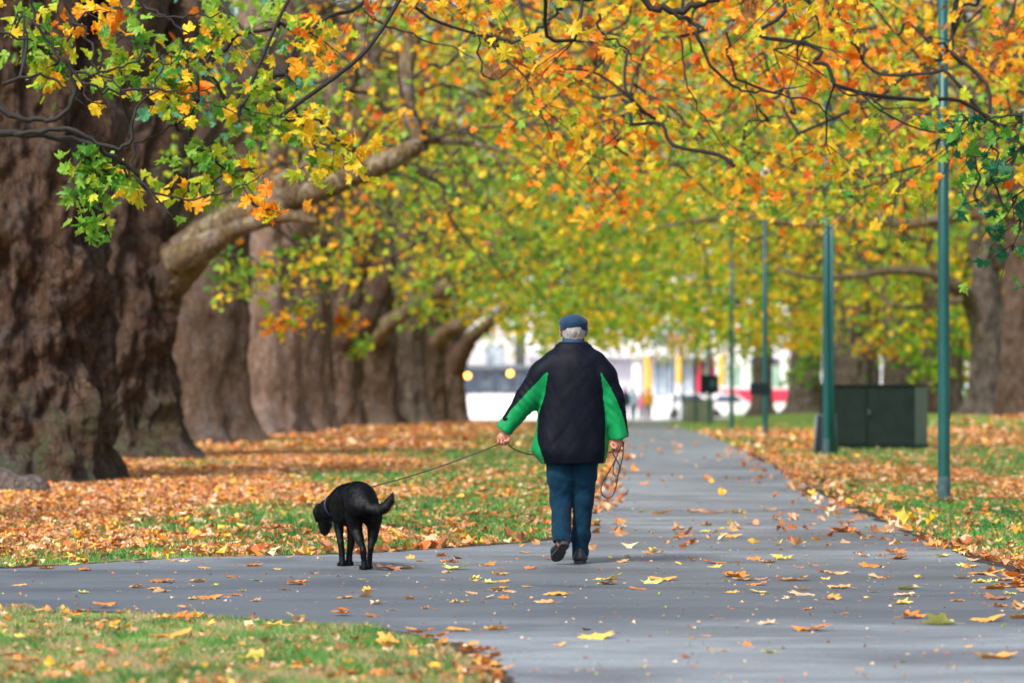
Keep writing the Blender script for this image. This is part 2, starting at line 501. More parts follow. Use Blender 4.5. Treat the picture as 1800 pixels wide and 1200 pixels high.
# ground sheet
def ground_sheet():
    ys = np.concatenate([[-60, -40, -20, 0], np.arange(8, 60, .5), np.arange(60, 130, 1.0), np.arange(130, 260, 5.0), [300, 400, 600, 1000, 1600]])
    ys = np.unique(np.concatenate([ys, _ty[(_ty > 8) & (_ty < 260)]]))
    xs = np.concatenate([[-400, -150, -60, -30], np.arange(-16, 18.1, .4), [24, 32, 60, 150, 400]])
    X, Y = np.meshgrid(xs, ys)
    X = X + .028*Y
    Z = zg(X, Y)
    V = np.stack([X, Y, Z], -1).reshape(-1, 3)
    ny, nx = X.shape
    i = np.arange(ny-1)[:,None]*nx + np.arange(nx-1)[None,:]
    Q = np.stack([i, i+1, i+nx+1, i+nx], -1).reshape(-1, 4)
    c = litter_cover(X.ravel(), Y.ravel())
    g = mk('ground', V, Q, M_GROUND, col=np.repeat(c[:,None], 3, 1))
    tag(g, kind='structure')
def path_sheet():
    ys = [10.0]
    y = 10.0
    while y < 27: y += .04; ys.append(y)
    ys += list(np.arange(27.25, 60, .25)) + list(np.arange(60, PATH_END+.1, 1.0))
    ys = np.unique(np.round(np.concatenate([ys, _ty[(_ty > 10) & (_ty < PATH_END)]]), 4))
    n = 60
    L, R = path_left(ys), path_right(ys)
    wl = .05*fbm(ys*1.7, 0*ys, 3.3, 7) + .025*fbm(ys*9, 0*ys, 1.3, 9); wr = .06*fbm(ys*1.4, 0*ys, 8.3, 8) + .03*fbm(ys*8, 0*ys, 2.3, 3)
    t = np.linspace(0, 1, n)
    X = (L+wl)[:,None]*(1-t) + (R+wr)[:,None]*t
    Y = np.repeat(ys[:,None], n, 1)
    Z = zg(X, Y) + .008
    Z[:, 0] -= .02; Z[:, -1] -= .02
    V = np.stack([X, Y, Z], -1).reshape(-1, 3)
    i = np.arange(len(ys)-1)[:,None]*n + np.arange(n-1)[None,:]
    Q = np.stack([i, i+1, i+n+1, i+n], -1).reshape(-1, 4)
    tag(mk('path', V, Q, M_ASPH), kind='structure')
ground_sheet(); path_sheet()
def dirt_edge():
    V, Q, n0 = [], [], 0
    for side, ys in ((-1, np.concatenate([np.arange(11, 27, .03), np.arange(27, 60, .25)])), (1, np.concatenate([np.arange(11, 30, .05), np.arange(30, 60, .25)]))):
        e = path_left(ys) if side < 0 else path_right(ys)
        w = .10 + .10*fbm(ys*1.1, 0*ys, side*4.0, 61) + .06*fbm(ys*7, 0*ys, side*4.0, 62)
        # offset along the outline's normal so that the strip keeps its width where the edge turns
        dx, dy = np.gradient(e), np.gradient(ys); L = np.hypot(dx, dy); nx, ny = dy/L*side, -dx/L*side
        w = np.clip(w, .015, .3)
        a = np.stack([e - nx*.12, ys - ny*.12], 1); b = np.stack([e + nx*w, ys + ny*w], 1)
        P_ = np.concatenate([a, b]); m = len(ys)
        z = zg(P_[:, 0], P_[:, 1]) + .004
        V.append(np.column_stack([P_, z])); i = np.arange(m-1)
        q = np.stack([i, i+1, i+1+m, i+m], 1)
        Q.append((q if side < 0 else q[:, ::-1]) + n0); n0 += 2*m
    tag(mk('dirt_edge', np.concatenate(V), np.concatenate(Q), plain('bare_soil', (.045, .036, .03), .95, var=.5, scale=30, spec=.1)), kind='structure')
dirt_edge()

# ------------------------------------------------------------------ leaves
def leaf_template(detail):
    if detail == 2:      # five-lobed plane leaf, stalk at the origin, tip at +y
        out = [(0,.02),(.14,-.04),(.30,.0),(.50,.03),(.62,.14),(.46,.25),(.47,.33),(.60,.42),(.66,.62),(.48,.60),(.32,.60),(.24,.66),(.20,.80),(.09,.88),(0,1.04)]
        pts = out + [(-x, y) for x, y in out[-2:0:-1]]
        c = (0, .34)
        V = np.array([(*c, 0)] + [(x, y, 0) for x, y in pts])
        n = len(pts)
        Fc = np.array([[0, 1+i, 1+(i+1) % n] for i in range(n)])
    elif detail == 1:
        pts = [(0,0),(.48,.04),(.42,.3),(.6,.58),(.27,.63),(0,1.0),(-.27,.63),(-.6,.58),(-.42,.3),(-.48,.04)]
        V = np.array([(0, .32, 0)] + [(x, y, 0) for x, y in pts]); n = len(pts)
        Fc = np.array([[0, 1+i, 1+(i+1) % n] for i in range(n)])
    else:
        V = np.array([(0,0,0),(.5,.35,0),(.15,1,0),(-.5,.6,0)], float)
        V[:, 2] = [.0, .12, 0, .12]
        Fc = np.array([[0,1,2],[0,2,3]])
    return V, Fc
def rand_rot(n, up=.0, rng=RNG):
    """random frames (n,3,3): columns = side, tip, normal; up biases normals upward"""
    nrm = rng.normal(size=(n, 3)); nrm /= np.linalg.norm(nrm, axis=1, keepdims=True)
    nrm[:, 2] += up; nrm /= np.linalg.norm(nrm, axis=1, keepdims=True)
    t = rng.normal(size=(n, 3)); t[:, 2] -= .7
    t -= nrm * (t*nrm).sum(1, keepdims=True); t /= np.linalg.norm(t, axis=1, keepdims=True)
    s = np.cross(t, nrm)
    return np.stack([s, t, nrm], -1)
def leaves_geo(pos, size, R, detail, curl=.25, rng=RNG, crum=.05):
    V0, F0 = leaf_template(detail)
    n = len(pos)
    V = np.repeat(V0[None], n, 0)
    k = rng.normal(curl, curl*.6 + .02, (n, 1))
    k2 = rng.normal(0, curl*.8 + .02, (n, 1))
    V[:, :, 2] += k * np.abs(V[:, :, 0])*.9 + k2 * (V[:, :, 1]-.35)**2 + rng.normal(0, crum, V.shape[:2])*(detail > 0)
    V[:, :, :2] *= 1 + rng.normal(0, .07 + crum*.6, V.shape[:2])[:, :, None]*(detail > 0)
    V[:, :, 0] *= rng.uniform(.6, 1.1, (n, 1))
    V = V * size[:, None, None]
    W = np.einsum('nij,nkj->nki', R, V) + pos[:, None]
    Fc = (F0[None] + (np.arange(n)*len(V0))[:, None, None]).reshape(-1, 3)
    return W.reshape(-1, 3), Fc, len(V0)
PAL = dict(FA=(.80,.40,.08), FO=(.72,.24,.04), FY=(.80,.56,.10), FL=(.62,.60,.16), LT=(.54,.28,.125), LO=(.58,.22,.05), LB=(.30,.13,.05), LC=(.74,.52,.33), LY=(.78,.50,.07), LR=(.48,.13,.03), G=(.09, .28, .03), LG=(.24, .44, .05), YG=(.46, .54, .03), Y=(.88, .60, .03), A=(.90, .42, .02), O=(.82, .24, .015),
           R=(.55, .11, .012), B=(.30, .13, .05), DG=(.015, .13, .06), T=(.62, .36, .16), C=(.78, .55, .36), S=(.12, .36, .22))
def pick(keys, w, n, rng=RNG, jit=.18):
    w = np.array(w, float); w /= w.sum()
    c = np.array([PAL[k] for k in keys])[rng.choice(len(keys), n, p=w)]
    return np.clip(c * rng.uniform(1-jit, 1+jit, (n, 1)) * rng.uniform(.93, 1.07, (n, 3)), 0, .95)

# ------------------------------------------------------------------ trees: positions
#       key, px centre, distance, radius, flare, height, material, label, seed, burl
TREES = [
 ('L1', 26, 42, 1.08, .55, 8.0, M_BARKD, 'massive gnarled plane tree at the left edge, nearest trunk of the left row', 1, .17),
 ('L2', 192, 53, .90, .42, 8.5, M_BARKD, 'burled plane tree behind the nearest left trunk, with one long low limb reaching right', 2, .15),
 ('L3', 352, 66, .86, .46, 10, M_BARK, 'smooth brown plane tree, third trunk from the left, dark mound at its foot', 3, .05),
 ('L4', 468, 77, .76, .42, 11, M_BARKP, 'pale pinkish plane trunk, fourth from the left, with a round burl', 4, .06),
 ('L5', 530, 87, .74, .38, 12, M_BARK, 'brown plane tree just right of the pale pinkish trunk', 5, .05),
 ('L6', 590, 98, .74, .42, 12, M_BARK, 'plane tree sixth from the left whose thick limb leans right', 6, .08),
 ('L7', 655, 109, .78, .45, 12, M_BARK, 'plane tree seventh from the left with a mossy forked limb', 7, .08),
 ('L8', 709, 119, .68, .4, 12, M_BARKG, 'greyer plane trunk, third from the far end of the left row', 8, .07),
 ('L9', 751, 129, .64, .4, 12, M_BARK, 'plane trunk second from the far end of the left row', 9, .07),
 ('L10', 789, 139, .60, .42, 12, M_BARK, 'last plane tree of the left row, beside the bright street', 10, .07),
 ('R1', 1737, 95, .46, .36, 9, M_BARKG, 'plane tree right of the first lamp post, its low limbs reaching left', 11, .07),
 ('R2', 1797, 90, .56, .40, 9, M_BARK, 'plane trunk cut by the right edge of the picture', 12, .09),
 ('R3', 1640, 112, .42, .25, 10, M_BARK, 'slim plane trunk seen just left of the first lamp post', 13, .06),
 ('R4', 1580, 125, .62, .2, 10, M_BARKG, 'plane trunk standing behind the right half of the dark cabinet', 14, .07),
 ('R5', 1500, 137, .92, .2, 10, M_BARKG, 'broad grey plane trunk behind the left half of the dark cabinet', 15, .08),
 ('R6', 1413, 165, .72, .45, 10, M_BARKG, 'plane tree by the street, left of the second lamp post', 16, .07),
 ('R7', 1676, 126, .32, .2, 10, M_BARKG, 'pale thin trunk seen just right of the first lamp post', 17, .05),
 ('N1', None, 28, .7, .3, 6, M_BARKD, 'overhanging tree at upper left with bare dark twisting branches', 18, .08),
 ('N2', None, 31, .7, .3, 7, M_BARKD, 'overhanging tree with copper orange leaves across the upper right', 19, .08),
 ('N3', None, 44, .7, .3, 8, M_BARKD, 'overhanging tree with golden leaves behind the copper orange ones', 20, .08),
 ('N4', None, 60, .7, .3, 9, M_BARKD, 'tree with yellow green leaves hanging over the path at right', 21, .08),
 ('N5', None, 78, .6, .3, 9, M_BARKD, 'tree beyond the cabinet with yellow leaves and a long wavy limb', 22, .08),
 ('N6', None, 27, .3, .2, 5, M_BARKG, 'dark green leaved branch hanging in at the right edge', 23, .05),
 ('B1', None, 112, .6, .3, 9, M_BARKG, 'light green tree far behind the trunks at the right edge', 24, .05),
 ('B2', None, 150, .6, .3, 9, M_BARKG, 'yellow green tree far behind the dark cabinet', 25, .05),
 ('B3', None, 172, .5, .3, 9, M_BARKG, 'yellow tree overhanging the end of the path before the street', 26, .05),
]
FIXX = dict(N1=-7.6, N2=9.6, N3=11.6, N4=12.6, N5=12.9, N6=6.6, B1=27, B2=25, B3=12.6)
tree_root = {}; tree_xy = {}
def trunk_geo(x, y, r, flare, h, seed, burl, hi):
    nth, nz = (220, 300) if hi else (72, 110)
    th = np.linspace(0, 2*np.pi, nth, endpoint=False)
    u = np.linspace(0, 1, nz)**1.35
    z = -.35 + u*(h+.35)
    TH, Z = np.meshgrid(th, z)
    cx, cy = np.cos(TH), np.sin(TH)
    zz = np.maximum(Z, -.2)
    lob = fbm(cx*1.5 + seed*7, cy*1.5, Z*.12, seed, 2)
    fine = fbm(cx*r*3.2 + seed, cy*r*3.2, Z*1.25, seed+50, 4)
    fin2 = fbm(cx*r*9, cy*r*9, Z*2.2, seed+70, 3)
    # folded vertical ridges that swell where the burls sit
    ridge = 1 - np.abs(fbm(cx*r*2.6+3, cy*r*2.6, Z*.55, seed+90, 3))
    root = np.exp(-np.maximum(Z, -.1)/.33)
    rootl = .55 + .9*np.clip(fbm(cx*2.3, cy*2.3, seed*3.1+Z*0, seed+20, 2)*1.2+.35, 0, 1.4)
    R = r*(1 - .10*sstep(0, 5, Z) + .10*sstep(4.5, h, Z)) + flare*root*rootl + r*.10*np.exp(-zz/1.6)
    R = R + r*.16*lob + burl*fine*1.0 + burl*.8*(ridge-.6) + burl*.38*fin2
    R = R + burl*.55*fbm(cx*r*4.2+5, cy*r*4.2, Z*3.4, seed+44, 3)
    pits = np.clip(fbm(cx*r*2.1+9, cy*r*2.1, Z*1.3, seed+33, 2) - .45, 0, 1)
    R = R - burl*2.2*pits
    lean = .25*fbm(seed*1.7, z*.12, 0, 3, 2)
    X = R*cx + (lean*np.clip(z, 0, 9)/6)[:, None]
    Y = R*cy
    V = np.stack([X, Y, Z], -1).reshape(-1, 3)
    i = np.arange(nz-1)[:,None]*nth; j = np.arange(nth)[None,:]; j2 = (j+1) % nth
    Q = np.stack([i+j, i+j2, i+nth+j2, i+nth+j], -1).reshape(-1, 4)
    return V, Q
tree_info = {}
for key, px, d, r, fl, h, mat, lab, seed, burl in TREES:
    x = FIXX[key] if px is None else wx(px, d)
    z = float(zg(x, d))
    name = 'plane_tree' if key not in ('B1', 'B2', 'B3', 'N6') else 'leafy_tree'
    root = empty(name, (x, d, z))
    tag(root, lab, 'tree', 'plane trees in the left row' if key[0] == 'L' else 'trees on the right of the path' if key != 'N1' else None)
    V, Q = trunk_geo(x, d, r, fl, h, seed, burl, key in ('L1', 'L2'))
    mk('trunk', V, Q, mat, root)
    tree_root[key] = root
    tree_xy[key] = (x, d, z, r, h)

start_nodes = {}
# named limbs -----------------------------------------------------------------
def limb(key, pts, rad, mat=M_LIMB, n=14, noise=.12, k=8, base=None):
    """pts are in world coordinates"""
    root = tree_root[key]
    o = np.array(root.location)
    p = spline(pts, k)
    r = np.interp(np.linspace(0, 1, len(p)), np.linspace(0, 1, len(rad)), rad)
    p = p + .25*r[:, None]*np.stack([fbm(p[:,0]*1.3, p[:,2]*1.3, 0, 5), 0*r, fbm(p[:,0]*1.3, p[:,2]*1.3, 9, 6)], 1)
    V, f4, f3 = tube_geo(p, r, n, True, noise, int(abs(p[0][0])*10))
    if base:
        pxv = 900 + F*V[:, 0]/V[:, 1] + 22*fbm(V[:, 0]*4, V[:, 1]*4, V[:, 2]*4, 3)
        mi = np.concatenate([(pxv[f3].mean(1) < base), (pxv[f4].mean(1) < base)]).astype(int)
        mk('limb', V - o, [f3, f4], None, root, mats=[mat, M_BARKD], midx=mi)
    else:
        mk('limb', V - o, [f3, f4], mat, root)
    start_nodes.setdefault(key, []).extend([q for q, rr in list(zip(p, r))[len(p)//3::3] if rr > .055])
    return p
L2limb = limb('L2', [P(*a) for a in [(235, 680, 53.3), (250, 600, 53.1), (268, 535, 53.0), (297, 476, 52.9), (340, 425, 52.6), (400, 388, 52), (500, 353, 51.4), (600, 321, 50.8), (690, 280, 50), (745, 248, 49.8)]],
     [.2, .34, .42, .42, .33, .24, .20, .17, .155, .125], n=40, noise=.17, base=295)
limb('L2', [P(*a) for a in [(745, 248, 49.8), (722, 215, 49.8), (712, 170, 49.9), (712, 110, 50), (726, 60, 50), (722, -20, 50)]], [.13, .12, .12, .11, .11, .1])
limb('L2', [P(*a) for a in [(735, 240, 49.8), (775, 246, 49.8), (830, 252, 49.7), (900, 275, 49.6), (960, 330, 49.5)]], [.10, .06, .045, .02, .01])
limb('L2', [P(*a) for a in [(300, 455, 52.2), (380, 415, 52.0), (450, 392, 51.5), (500, 380, 51), (558, 389, 50.6)]], [.24, .17, .13, .11, .04])
limb('L3', [P(*a) for a in [(365, 400, 66), (430, 360, 65), (520, 315, 64), (600, 280, 63.5), (640, 200, 63), (650, 110, 63), (640, 30, 63)]], [.42, .36, .3, .26, .22, .2, .18])
limb('L3', [P(*a) for a in [(350, 420, 66), (390, 320, 66), (450, 200, 66), (500, 80, 66), (530, -20, 66)]], [.6, .5, .42, .36, .3], M_BARK)
limb('L1', [P(*a) for a in [(40, 300, 42), (130, 190, 42), (200, 90, 42), (250, -40, 42)]], [.8, .6, .45, .4], M_BARKD, n=24)
limb('L2', [P(*a) for a in [(200, 480, 53), (250, 330, 53), (300, 180, 53), (330, 20, 53)]], [.7, .55, .42, .34], M_BARKD, n=24)
limb('L2', [P(*a) for a in [(270, 400, 53), (350, 300, 54), (420, 190, 54), (470, 60, 54)]], [.38, .3, .26, .2])
limb('L4', [P(*a) for a in [(480, 430, 77), (540, 330, 77), (570, 200, 77), (600, 60, 77)]], [.55, .42, .32, .26], M_BARKP)
limb('L6', [P(*a) for a in [(575, 640, 98), (610, 595, 97.5), (645, 560, 97), (668, 510, 97), (690, 450, 97)]], [.5, .42, .33, .24, .18], M_BARKD)
limb('L6', [P(*a) for a in [(560, 560, 98), (580, 500, 98), (620, 490, 98), (650, 430, 98)]], [.5, .4, .3, .2], M_BARKD)
limb('L7', [P(*a) for a in [(620, 632, 109), (665, 585, 108), (715, 545, 107), (760, 520, 107), (840, 490, 106)]], [.34, .30, .24, .2, .1])
limb('L8', [P(*a) for a in [(705, 600, 119), (740, 540, 119), (790, 495, 118), (850, 490, 118)]], [.4, .3, .22, .14])
limb('L9', [P(*a) for a in [(752, 620, 129), (790, 580, 128), (830, 560, 127), (870, 500, 127)]], [.4, .3, .22, .14])
limb('L10', [P(*a) for a in [(790, 660, 139), (815, 610, 138), (850, 575, 137), (890, 540, 137)]], [.5, .34, .22, .14], M_BARK)
limb('R1', [P(*a) for a in [(1735, 600, 95), (1712, 540, 95), (1670, 500, 94), (1620, 475, 93.5), (1560, 476, 93), (1500, 485, 92.5), (1430, 488, 92), (1365, 470, 92)]],
     [.36, .28, .19, .14, .12, .10, .07, .04])
limb('R1', [P(*a) for a in [(1690, 528, 94), (1650, 535, 94), (1600, 541, 94), (1560, 532, 94), (1520, 493, 94)]], [.12, .09, .07, .06, .03])
limb('R1', [P(*a) for a in [(1738, 480, 95), (1745, 400, 95), (1735, 300, 95), (1750, 180, 95)]], [.4, .34, .26, .2], M_BARK)
limb('R1', [P(*a) for a in [(1745, 460, 95), (1790, 400, 95), (1850, 300, 95)]], [.34, .3, .26], M_BARK)
limb('N5', [(12.9, 78, 6.3), P(1860, 372, 79), P(1740, 374, 79), P(1650, 386, 79), P(1580, 392, 79), P(1510, 380, 79), P(1440, 394, 79), P(1370, 392, 79), P(1300, 380, 79), P(1200, 392, 79), P(1120, 410, 79)],
     [.3, .24, .13, .12, .11, .10, .09, .08, .06, .04, .015])
limb('N4', [(12.6, 60, 8.2), P(1900, 40, 58), P(1810, 80, 57), P(1738, 122, 56), P(1705, 75, 56), P(1675, 95, 56), P(1640, 150, 56)], [.4, .22, .14, .11, .09, .07, .04])
limb('N4', [P(1738, 122, 56), P(1700, 150, 56), P(1620, 130, 56), P(1560, 125, 55.5), P(1500, 118, 55)], [.1, .07, .06, .05, .03])
limb('N4', [P(1548, 120, 50), P(1532, 165, 50), P(1512, 210, 50)], [.03, .022, .01], M_BARKG)
limb('N3', [(11.6, 44, 6), P(1850, 190, 43), P(1780, 195, 43), P(1700, 205, 43)], [.3, .1, .06, .03])

# ------------------------------------------------------------------ crowns
def zlow(x, y):
    xr = x - .028*y
    n = fbm(x*.33, y*.2, 0, 77, 3)
    b = 3.25 + .55*n + .004*(y-30) + np.where(y < 48, .15, 0)
    b = b + sstep(-2.6, -5.2, xr)*np.where(y < 50, .3, np.where(y < 75, .9, .7))
    b = b + 1.5*sstep(-.7, -2.2, xr)*(y < 50) + .45*sstep(-1, .5, xr)*sstep(50, 44, y)
    b = b + np.interp(y, [45, 50, 80, 92, 97], [0, 1.0, 2.6, 2.9, 0])*sstep(-2.5, -.5, xr)
    b = b + .5*np.interp(y, [46, 50, 92, 96], [0, .4, 1.2, 0])*sstep(-.5, -2.5, xr)
    b = b - .35*sstep(120, 170, y)*sstep(5, 9, xr)
    b = b + .5*sstep(150, 175, y)*sstep(6, -6, xr)
    return b
clusters = []   # x,y,z
def sample(y0, y1, dens, rad, seed):
    rng = np.random.default_rng(seed)
    X0, X1, Z1 = -14, 21, 14
    n = int((y1-y0)*(X1-X0)*Z1*dens)
    y = rng.uniform(y0, y1, n); xr = rng.uniform(X0, X1, n); z = rng.uniform(2.2, 2.2+Z1, n)
    x = xr + .028*y
    px = 900 + F*x/y; py = 705 - F*(z-CAMZ)/y
    ok = (np.abs(px-900) < 1000 + 5000/y*4) & (py > -150 - 4500/y) & (z > zlow(x, y))
    gap = fbm(x*.5, y*.35, z*.6, seed+3, 2)
    ok &= gap > -.38
    pr = np.ones(n)
    pr *= np.where((y < 50) & (xr < -1.2), np.where(xr < -3.2, .42, .6), 1)
    pr *= np.where((xr < -5) & (y >= 50), .55, 1)
    pr *= np.where((y < 50) & (xr > -2.7) & (xr < -1.4), .35, 1)
    ok &= rng.random(n) < pr
    return np.stack([x, y, z], 1)[ok]
C1 = sample(24.5, 48, .60, .5, 101)
C2 = sample(48, 92, .20, .6, 202)
C3 = sample(92, 178, .19, .8, 303)
def extra(xr0, xr1, y0, y1, z0, z1, n, seed):
    rng = np.random.default_rng(seed)
    y = rng.uniform(y0, y1, n); x = rng.uniform(xr0, xr1, n) + .028*y
    return np.stack([x, y, rng.uniform(z0, z1, n)], 1)
BG1 = extra(17, 36, 100, 130, 2.4, 15, 260, 1)
BG2 = extra(14, 34, 140, 170, 2.0, 14, 330, 2)
BG3 = extra(-34, -12, 100, 150, 2.0, 15, 200, 3)
keys_all = list(tree_xy)
main = [k for k in keys_all if k not in ('B1', 'B2', 'N6')]
def assign(C, keys, wx_=1.0):
    XY = np.array([(tree_xy[k][0], tree_xy[k][1]) for k in keys])
    d = (C[:, None, 0]-XY[None, :, 0])**2 + 1.5*(C[:, None, 1]-XY[None, :, 1])**2
    return np.array(keys)[d.argmin(1)]
allC = np.concatenate([C1, C2, C3]); own = assign(allC, main)
B = np.concatenate([BG1, BG2, BG3]); allC = np.concatenate([allC, B])
own = np.concatenate([own, ['B1']*len(BG1), ['B2']*len(BG2), ['L8']*len(BG3)])

# hand placed sprigs that the photograph shows clearly: px, py, distance, radius, palette
SPRIG = [
 ('N1', 165, 330, 26, .12, 'g'), ('N1', 160, 395, 26, .10, 'g'), ('N1', 150, 275, 26, .14, 'g'), ('N1', 185, 300, 26, .1, 'g'),
 ('N1', 400, 300, 27, .22, 'gy'), ('N1', 350, 265, 27, .18, 'g'), ('N1', 330, 335, 27, .15, 'gy'), ('N1', 455, 368, 26, .13, 'yo'),
 ('N1', 540, 205, 28, .2, 'y'), ('N1', 590, 245, 28, .2, 'y'), ('N1', 560, 285, 29, .2, 'gy'), ('N1', 440, 150, 27, .2, 'gy'),
 ('N1', 300, 90, 27, .3, 'gy'), ('N1', 230, 50, 27, .3, 'g'), ('N1', 400, 60, 28, .35, 'gy'), ('N1', 350, 120, 28, .25, 'gs'),
 ('N1', 490, 40, 28, .3, 'g'), ('N1', 150, 20, 27, .3, 'yo'), ('N1', 60, 80, 27, .25, 'g'), ('N1', 290, 150, 27, .2, 'gs'),
 ('N1', 240, 320, 27, .13, 'gy'), ('N1', 500, 130, 29, .25, 'gs'), ('N1', 30, 20, 27, .3, 'gy'), ('N1', 310, 175, 27, .15, 'gs'), ('N1', 415, 185, 28, .2, 'gs'),
 ('N1', 200, 110, 27, .25, 'gy'), ('N1', 550, 60, 28, .3, 'yo'), ('N1', 470, 210, 28, .15, 'g'), ('N1', 100, 110, 27, .2, 'gy'),
 ('L3', 430, 500, 58, .5, 'gy'), ('L3', 480, 470, 58, .5, 'gy'), ('L3', 520, 530, 58, .35, 'gy'), ('L3', 500, 565, 58, .3, 'yo'),
 ('L3', 560, 470, 60, .6, 'gy'), ('L3', 400, 450, 58, .5, 'g'), ('L3', 600, 430, 60, .6, 'gy'), ('L3', 520, 430, 60, .5, 'gy'),
 ('L6', 640, 600, 88, .3, 'g'), ('L6', 600, 560, 88, .5, 'yo'), ('L6', 560, 600, 88, .3, 'g'), ('L3', 170, 370, 50, .2, 'g'),
 ('N6', 1700, 210, 27, .12, 'd'), ('N6', 1760, 240, 27, .15, 'd'), ('N6', 1740, 300, 27, .17, 'd'), ('N6', 1785, 280, 27, .15, 'd'),
 ('N6', 1720, 350, 27, .13, 'd'), ('N6', 1780, 350, 27, .16, 'd'), ('N6', 1740, 395, 27, .12, 'd'), ('N6', 1780, 430, 27, .16, 'd'),
 ('N6', 1665, 212, 27, .07, 'd'), ('N6', 1795, 385, 27, .12, 'd'), ('N6', 1790, 215, 27, .14, 'd'), ('N6', 1715, 275, 27, .1, 'd'),
 ('N5', 1540, 660, 76, .0, 'gy'),
 ('R6', 1395, 560, 150, .9, 'yo'), ('R6', 1400, 600, 150, .8, 'yo'), ('R6', 1430, 640, 160, .9, 'g'), ('R6', 1400, 655, 162, .6, 'g'), ('R6', 1440, 600, 155, .9, 'gy'),
 ('R4', 1630, 640, 110, .6, 'g'), ('R4', 1600, 610, 112, .9, 'g'), ('R1', 1660, 600, 102, .8, 'g'), ('R1', 1650, 560, 102, .9, 'gy'), ('R4', 1560, 600, 120, .8, 'yo'), ('R1', 1690, 560, 104, .8, 'g'),
 ('R1', 1640, 640, 100, .35, 'g'),
]
SP = {'g': (['G', 'LG', 'YG'], [2, 3, 1]), 'gy': (['LG', 'YG', 'Y', 'A', 'G'], [3, 4, 3, 1, 1]), 'y': (['Y', 'YG', 'A'], [5, 2, 1]),
      'yo': (['Y', 'A', 'O', 'YG', 'R'], [4, 4, 3, 1, .6]), 'gs': (['LG', 'S', 'YG', 'G', 'Y', 'O'], [3, 3, 2, 1, 1.2, 1]), 'd': (['DG', 'G', 'S', 'LG'], [4, 2.4, .5, .5])}
leafs = {k: [] for k in keys_all}     # lists of (pos, size, color, detail)
def spray(c, rad, n, rng, droop=.35):
    """leaf positions along a few drooping twigs starting at c, plus twig polylines"""
    nt = max(3, n//7)
    pos, tw = [], []
    for t in range(nt):
        a = rng.uniform(0, 2*np.pi); L = rad*rng.uniform(.7, 1.5)
        dirv = np.array([math.cos(a), math.sin(a), rng.uniform(-.7, .35)])
        s = np.linspace(.15, 1, max(2, n//nt))
        q = c + dirv*L*s[:, None]; q[:, 2] -= droop*L*s**2
        tw.append(np.vstack([c, q[len(q)//2], q[-1]]))
        pos.append(q + rng.normal(0, .05 + .12*rad, q.shape))
    return np.concatenate(pos), tw
twigs = {k: MB() for k in keys_all}
rngc = np.random.default_rng(5)
for c, k in zip(allC, own):
    x, y, z = c
    px = 900 + F*x/y; py = 705 - F*(z-CAMZ)/y
    near = y < 48
    if y < 92:
        n = int(rngc.uniform(18, 32)); rad = rngc.uniform(.4, .75) if near else rngc.uniform(.45, .9)
        size = (.06, .12) if near else (.08, .15)
    else:
        n = int(rngc.uniform(18, 30)); rad = rngc.uniform(.7, 1.4)
        size = (.13, .25)
    if k in ('B1', 'B2') or y > 92 and k == 'L8' and x - .028*y < -11:
        n, rad, size = 34, 1.6, (.3, .55)
    pos, tw = spray(c, rad, n, rngc)
    m = len(pos)
    if y > 92 and k[0] != 'B':
        keep = pos[:, 2] > zlow(pos[:, 0], pos[:, 1]) - .6
        pos = pos[keep]; m = len(pos)
        if m == 0: continue
    if near:
        if px < 620: p, w = SP['gs'] if rngc.random() < .72 else SP['yo']
        elif rngc.random() < .14 + .4*(py > 190): p, w = ['LG', 'YG', 'Y', 'G'], [3, 4, 2, 1]
        else: p, w = ['O', 'A', 'Y', 'R', 'YG', 'B', 'LG'], [3.6, 4, 3.6, 1.3, 1.6, .9, .8]
    elif y < 92:
        f = (py < 230)
        q = rngc.random()
        if f and px > 650 and y < 75: p, w = (['O', 'A', 'Y', 'R', 'YG', 'LG', 'B'], [3, 3, 3, 1, 2, 1, .7]) if q < .65 else (['LG', 'YG', 'Y'], [3, 4, 2])
        elif q < .2 + .2*(px > 1350): p, w = ['Y', 'A', 'YG', 'O'], [4, 2, 2, 1]
        else: p, w = ['LG', 'YG', 'G', 'Y', 'A'], [5, 3, 2.6, 1.2, .5]
    else:
        q = rngc.random()
        if q < .25 + .3*(px > 1200): p, w = ['Y', 'YG', 'A', 'LG', 'O'], [4, 3, 1.3, 1, .3]
        else: p, w = ['LG', 'YG', 'G', 'Y'], [6, 5, 2.0, 1.6]
        if k in ('B1', 'B2'): p, w = ['LG', 'YG', 'G', 'Y'], [4, 4, 1.5, 2]
    sz = rngc.uniform(*size, m)
    leafs[k].append((pos, sz, pick(p, w, m, rngc), 2 if near else (1 if y < 75 else 0)))
    if y < 92:
        for t in tw:
            twigs[k].tube(t, [.007, .005, .003] if near else [.012, .008, .005], 3, False)
for key, px, py, d, rad, pal in SPRIG:
    if rad <= 0: continue
    c = np.array(P(px, py, d))
    n = int(14 + rad*30) if d < 50 else int(30 + rad*40)
    if key == 'N1': n = int(n*1.6)
    if key == 'N6': n, rad = 10, rad*1.5
    pos, tw = spray(c, rad, n, rngc)
    m = len(pos)
    p, w = SP[pal]
    sz = rngc.uniform(.065, .115, m) if d < 50 else rngc.uniform(.09, .15, m) if d < 75 else rngc.uniform(.14, .24, m)
    leafs[key].append((pos, sz, pick(p, w, m, rngc), 2 if d < 48 else 1))
    for t in tw: twigs[key].tube(t, [.006, .004, .003], 3, False)

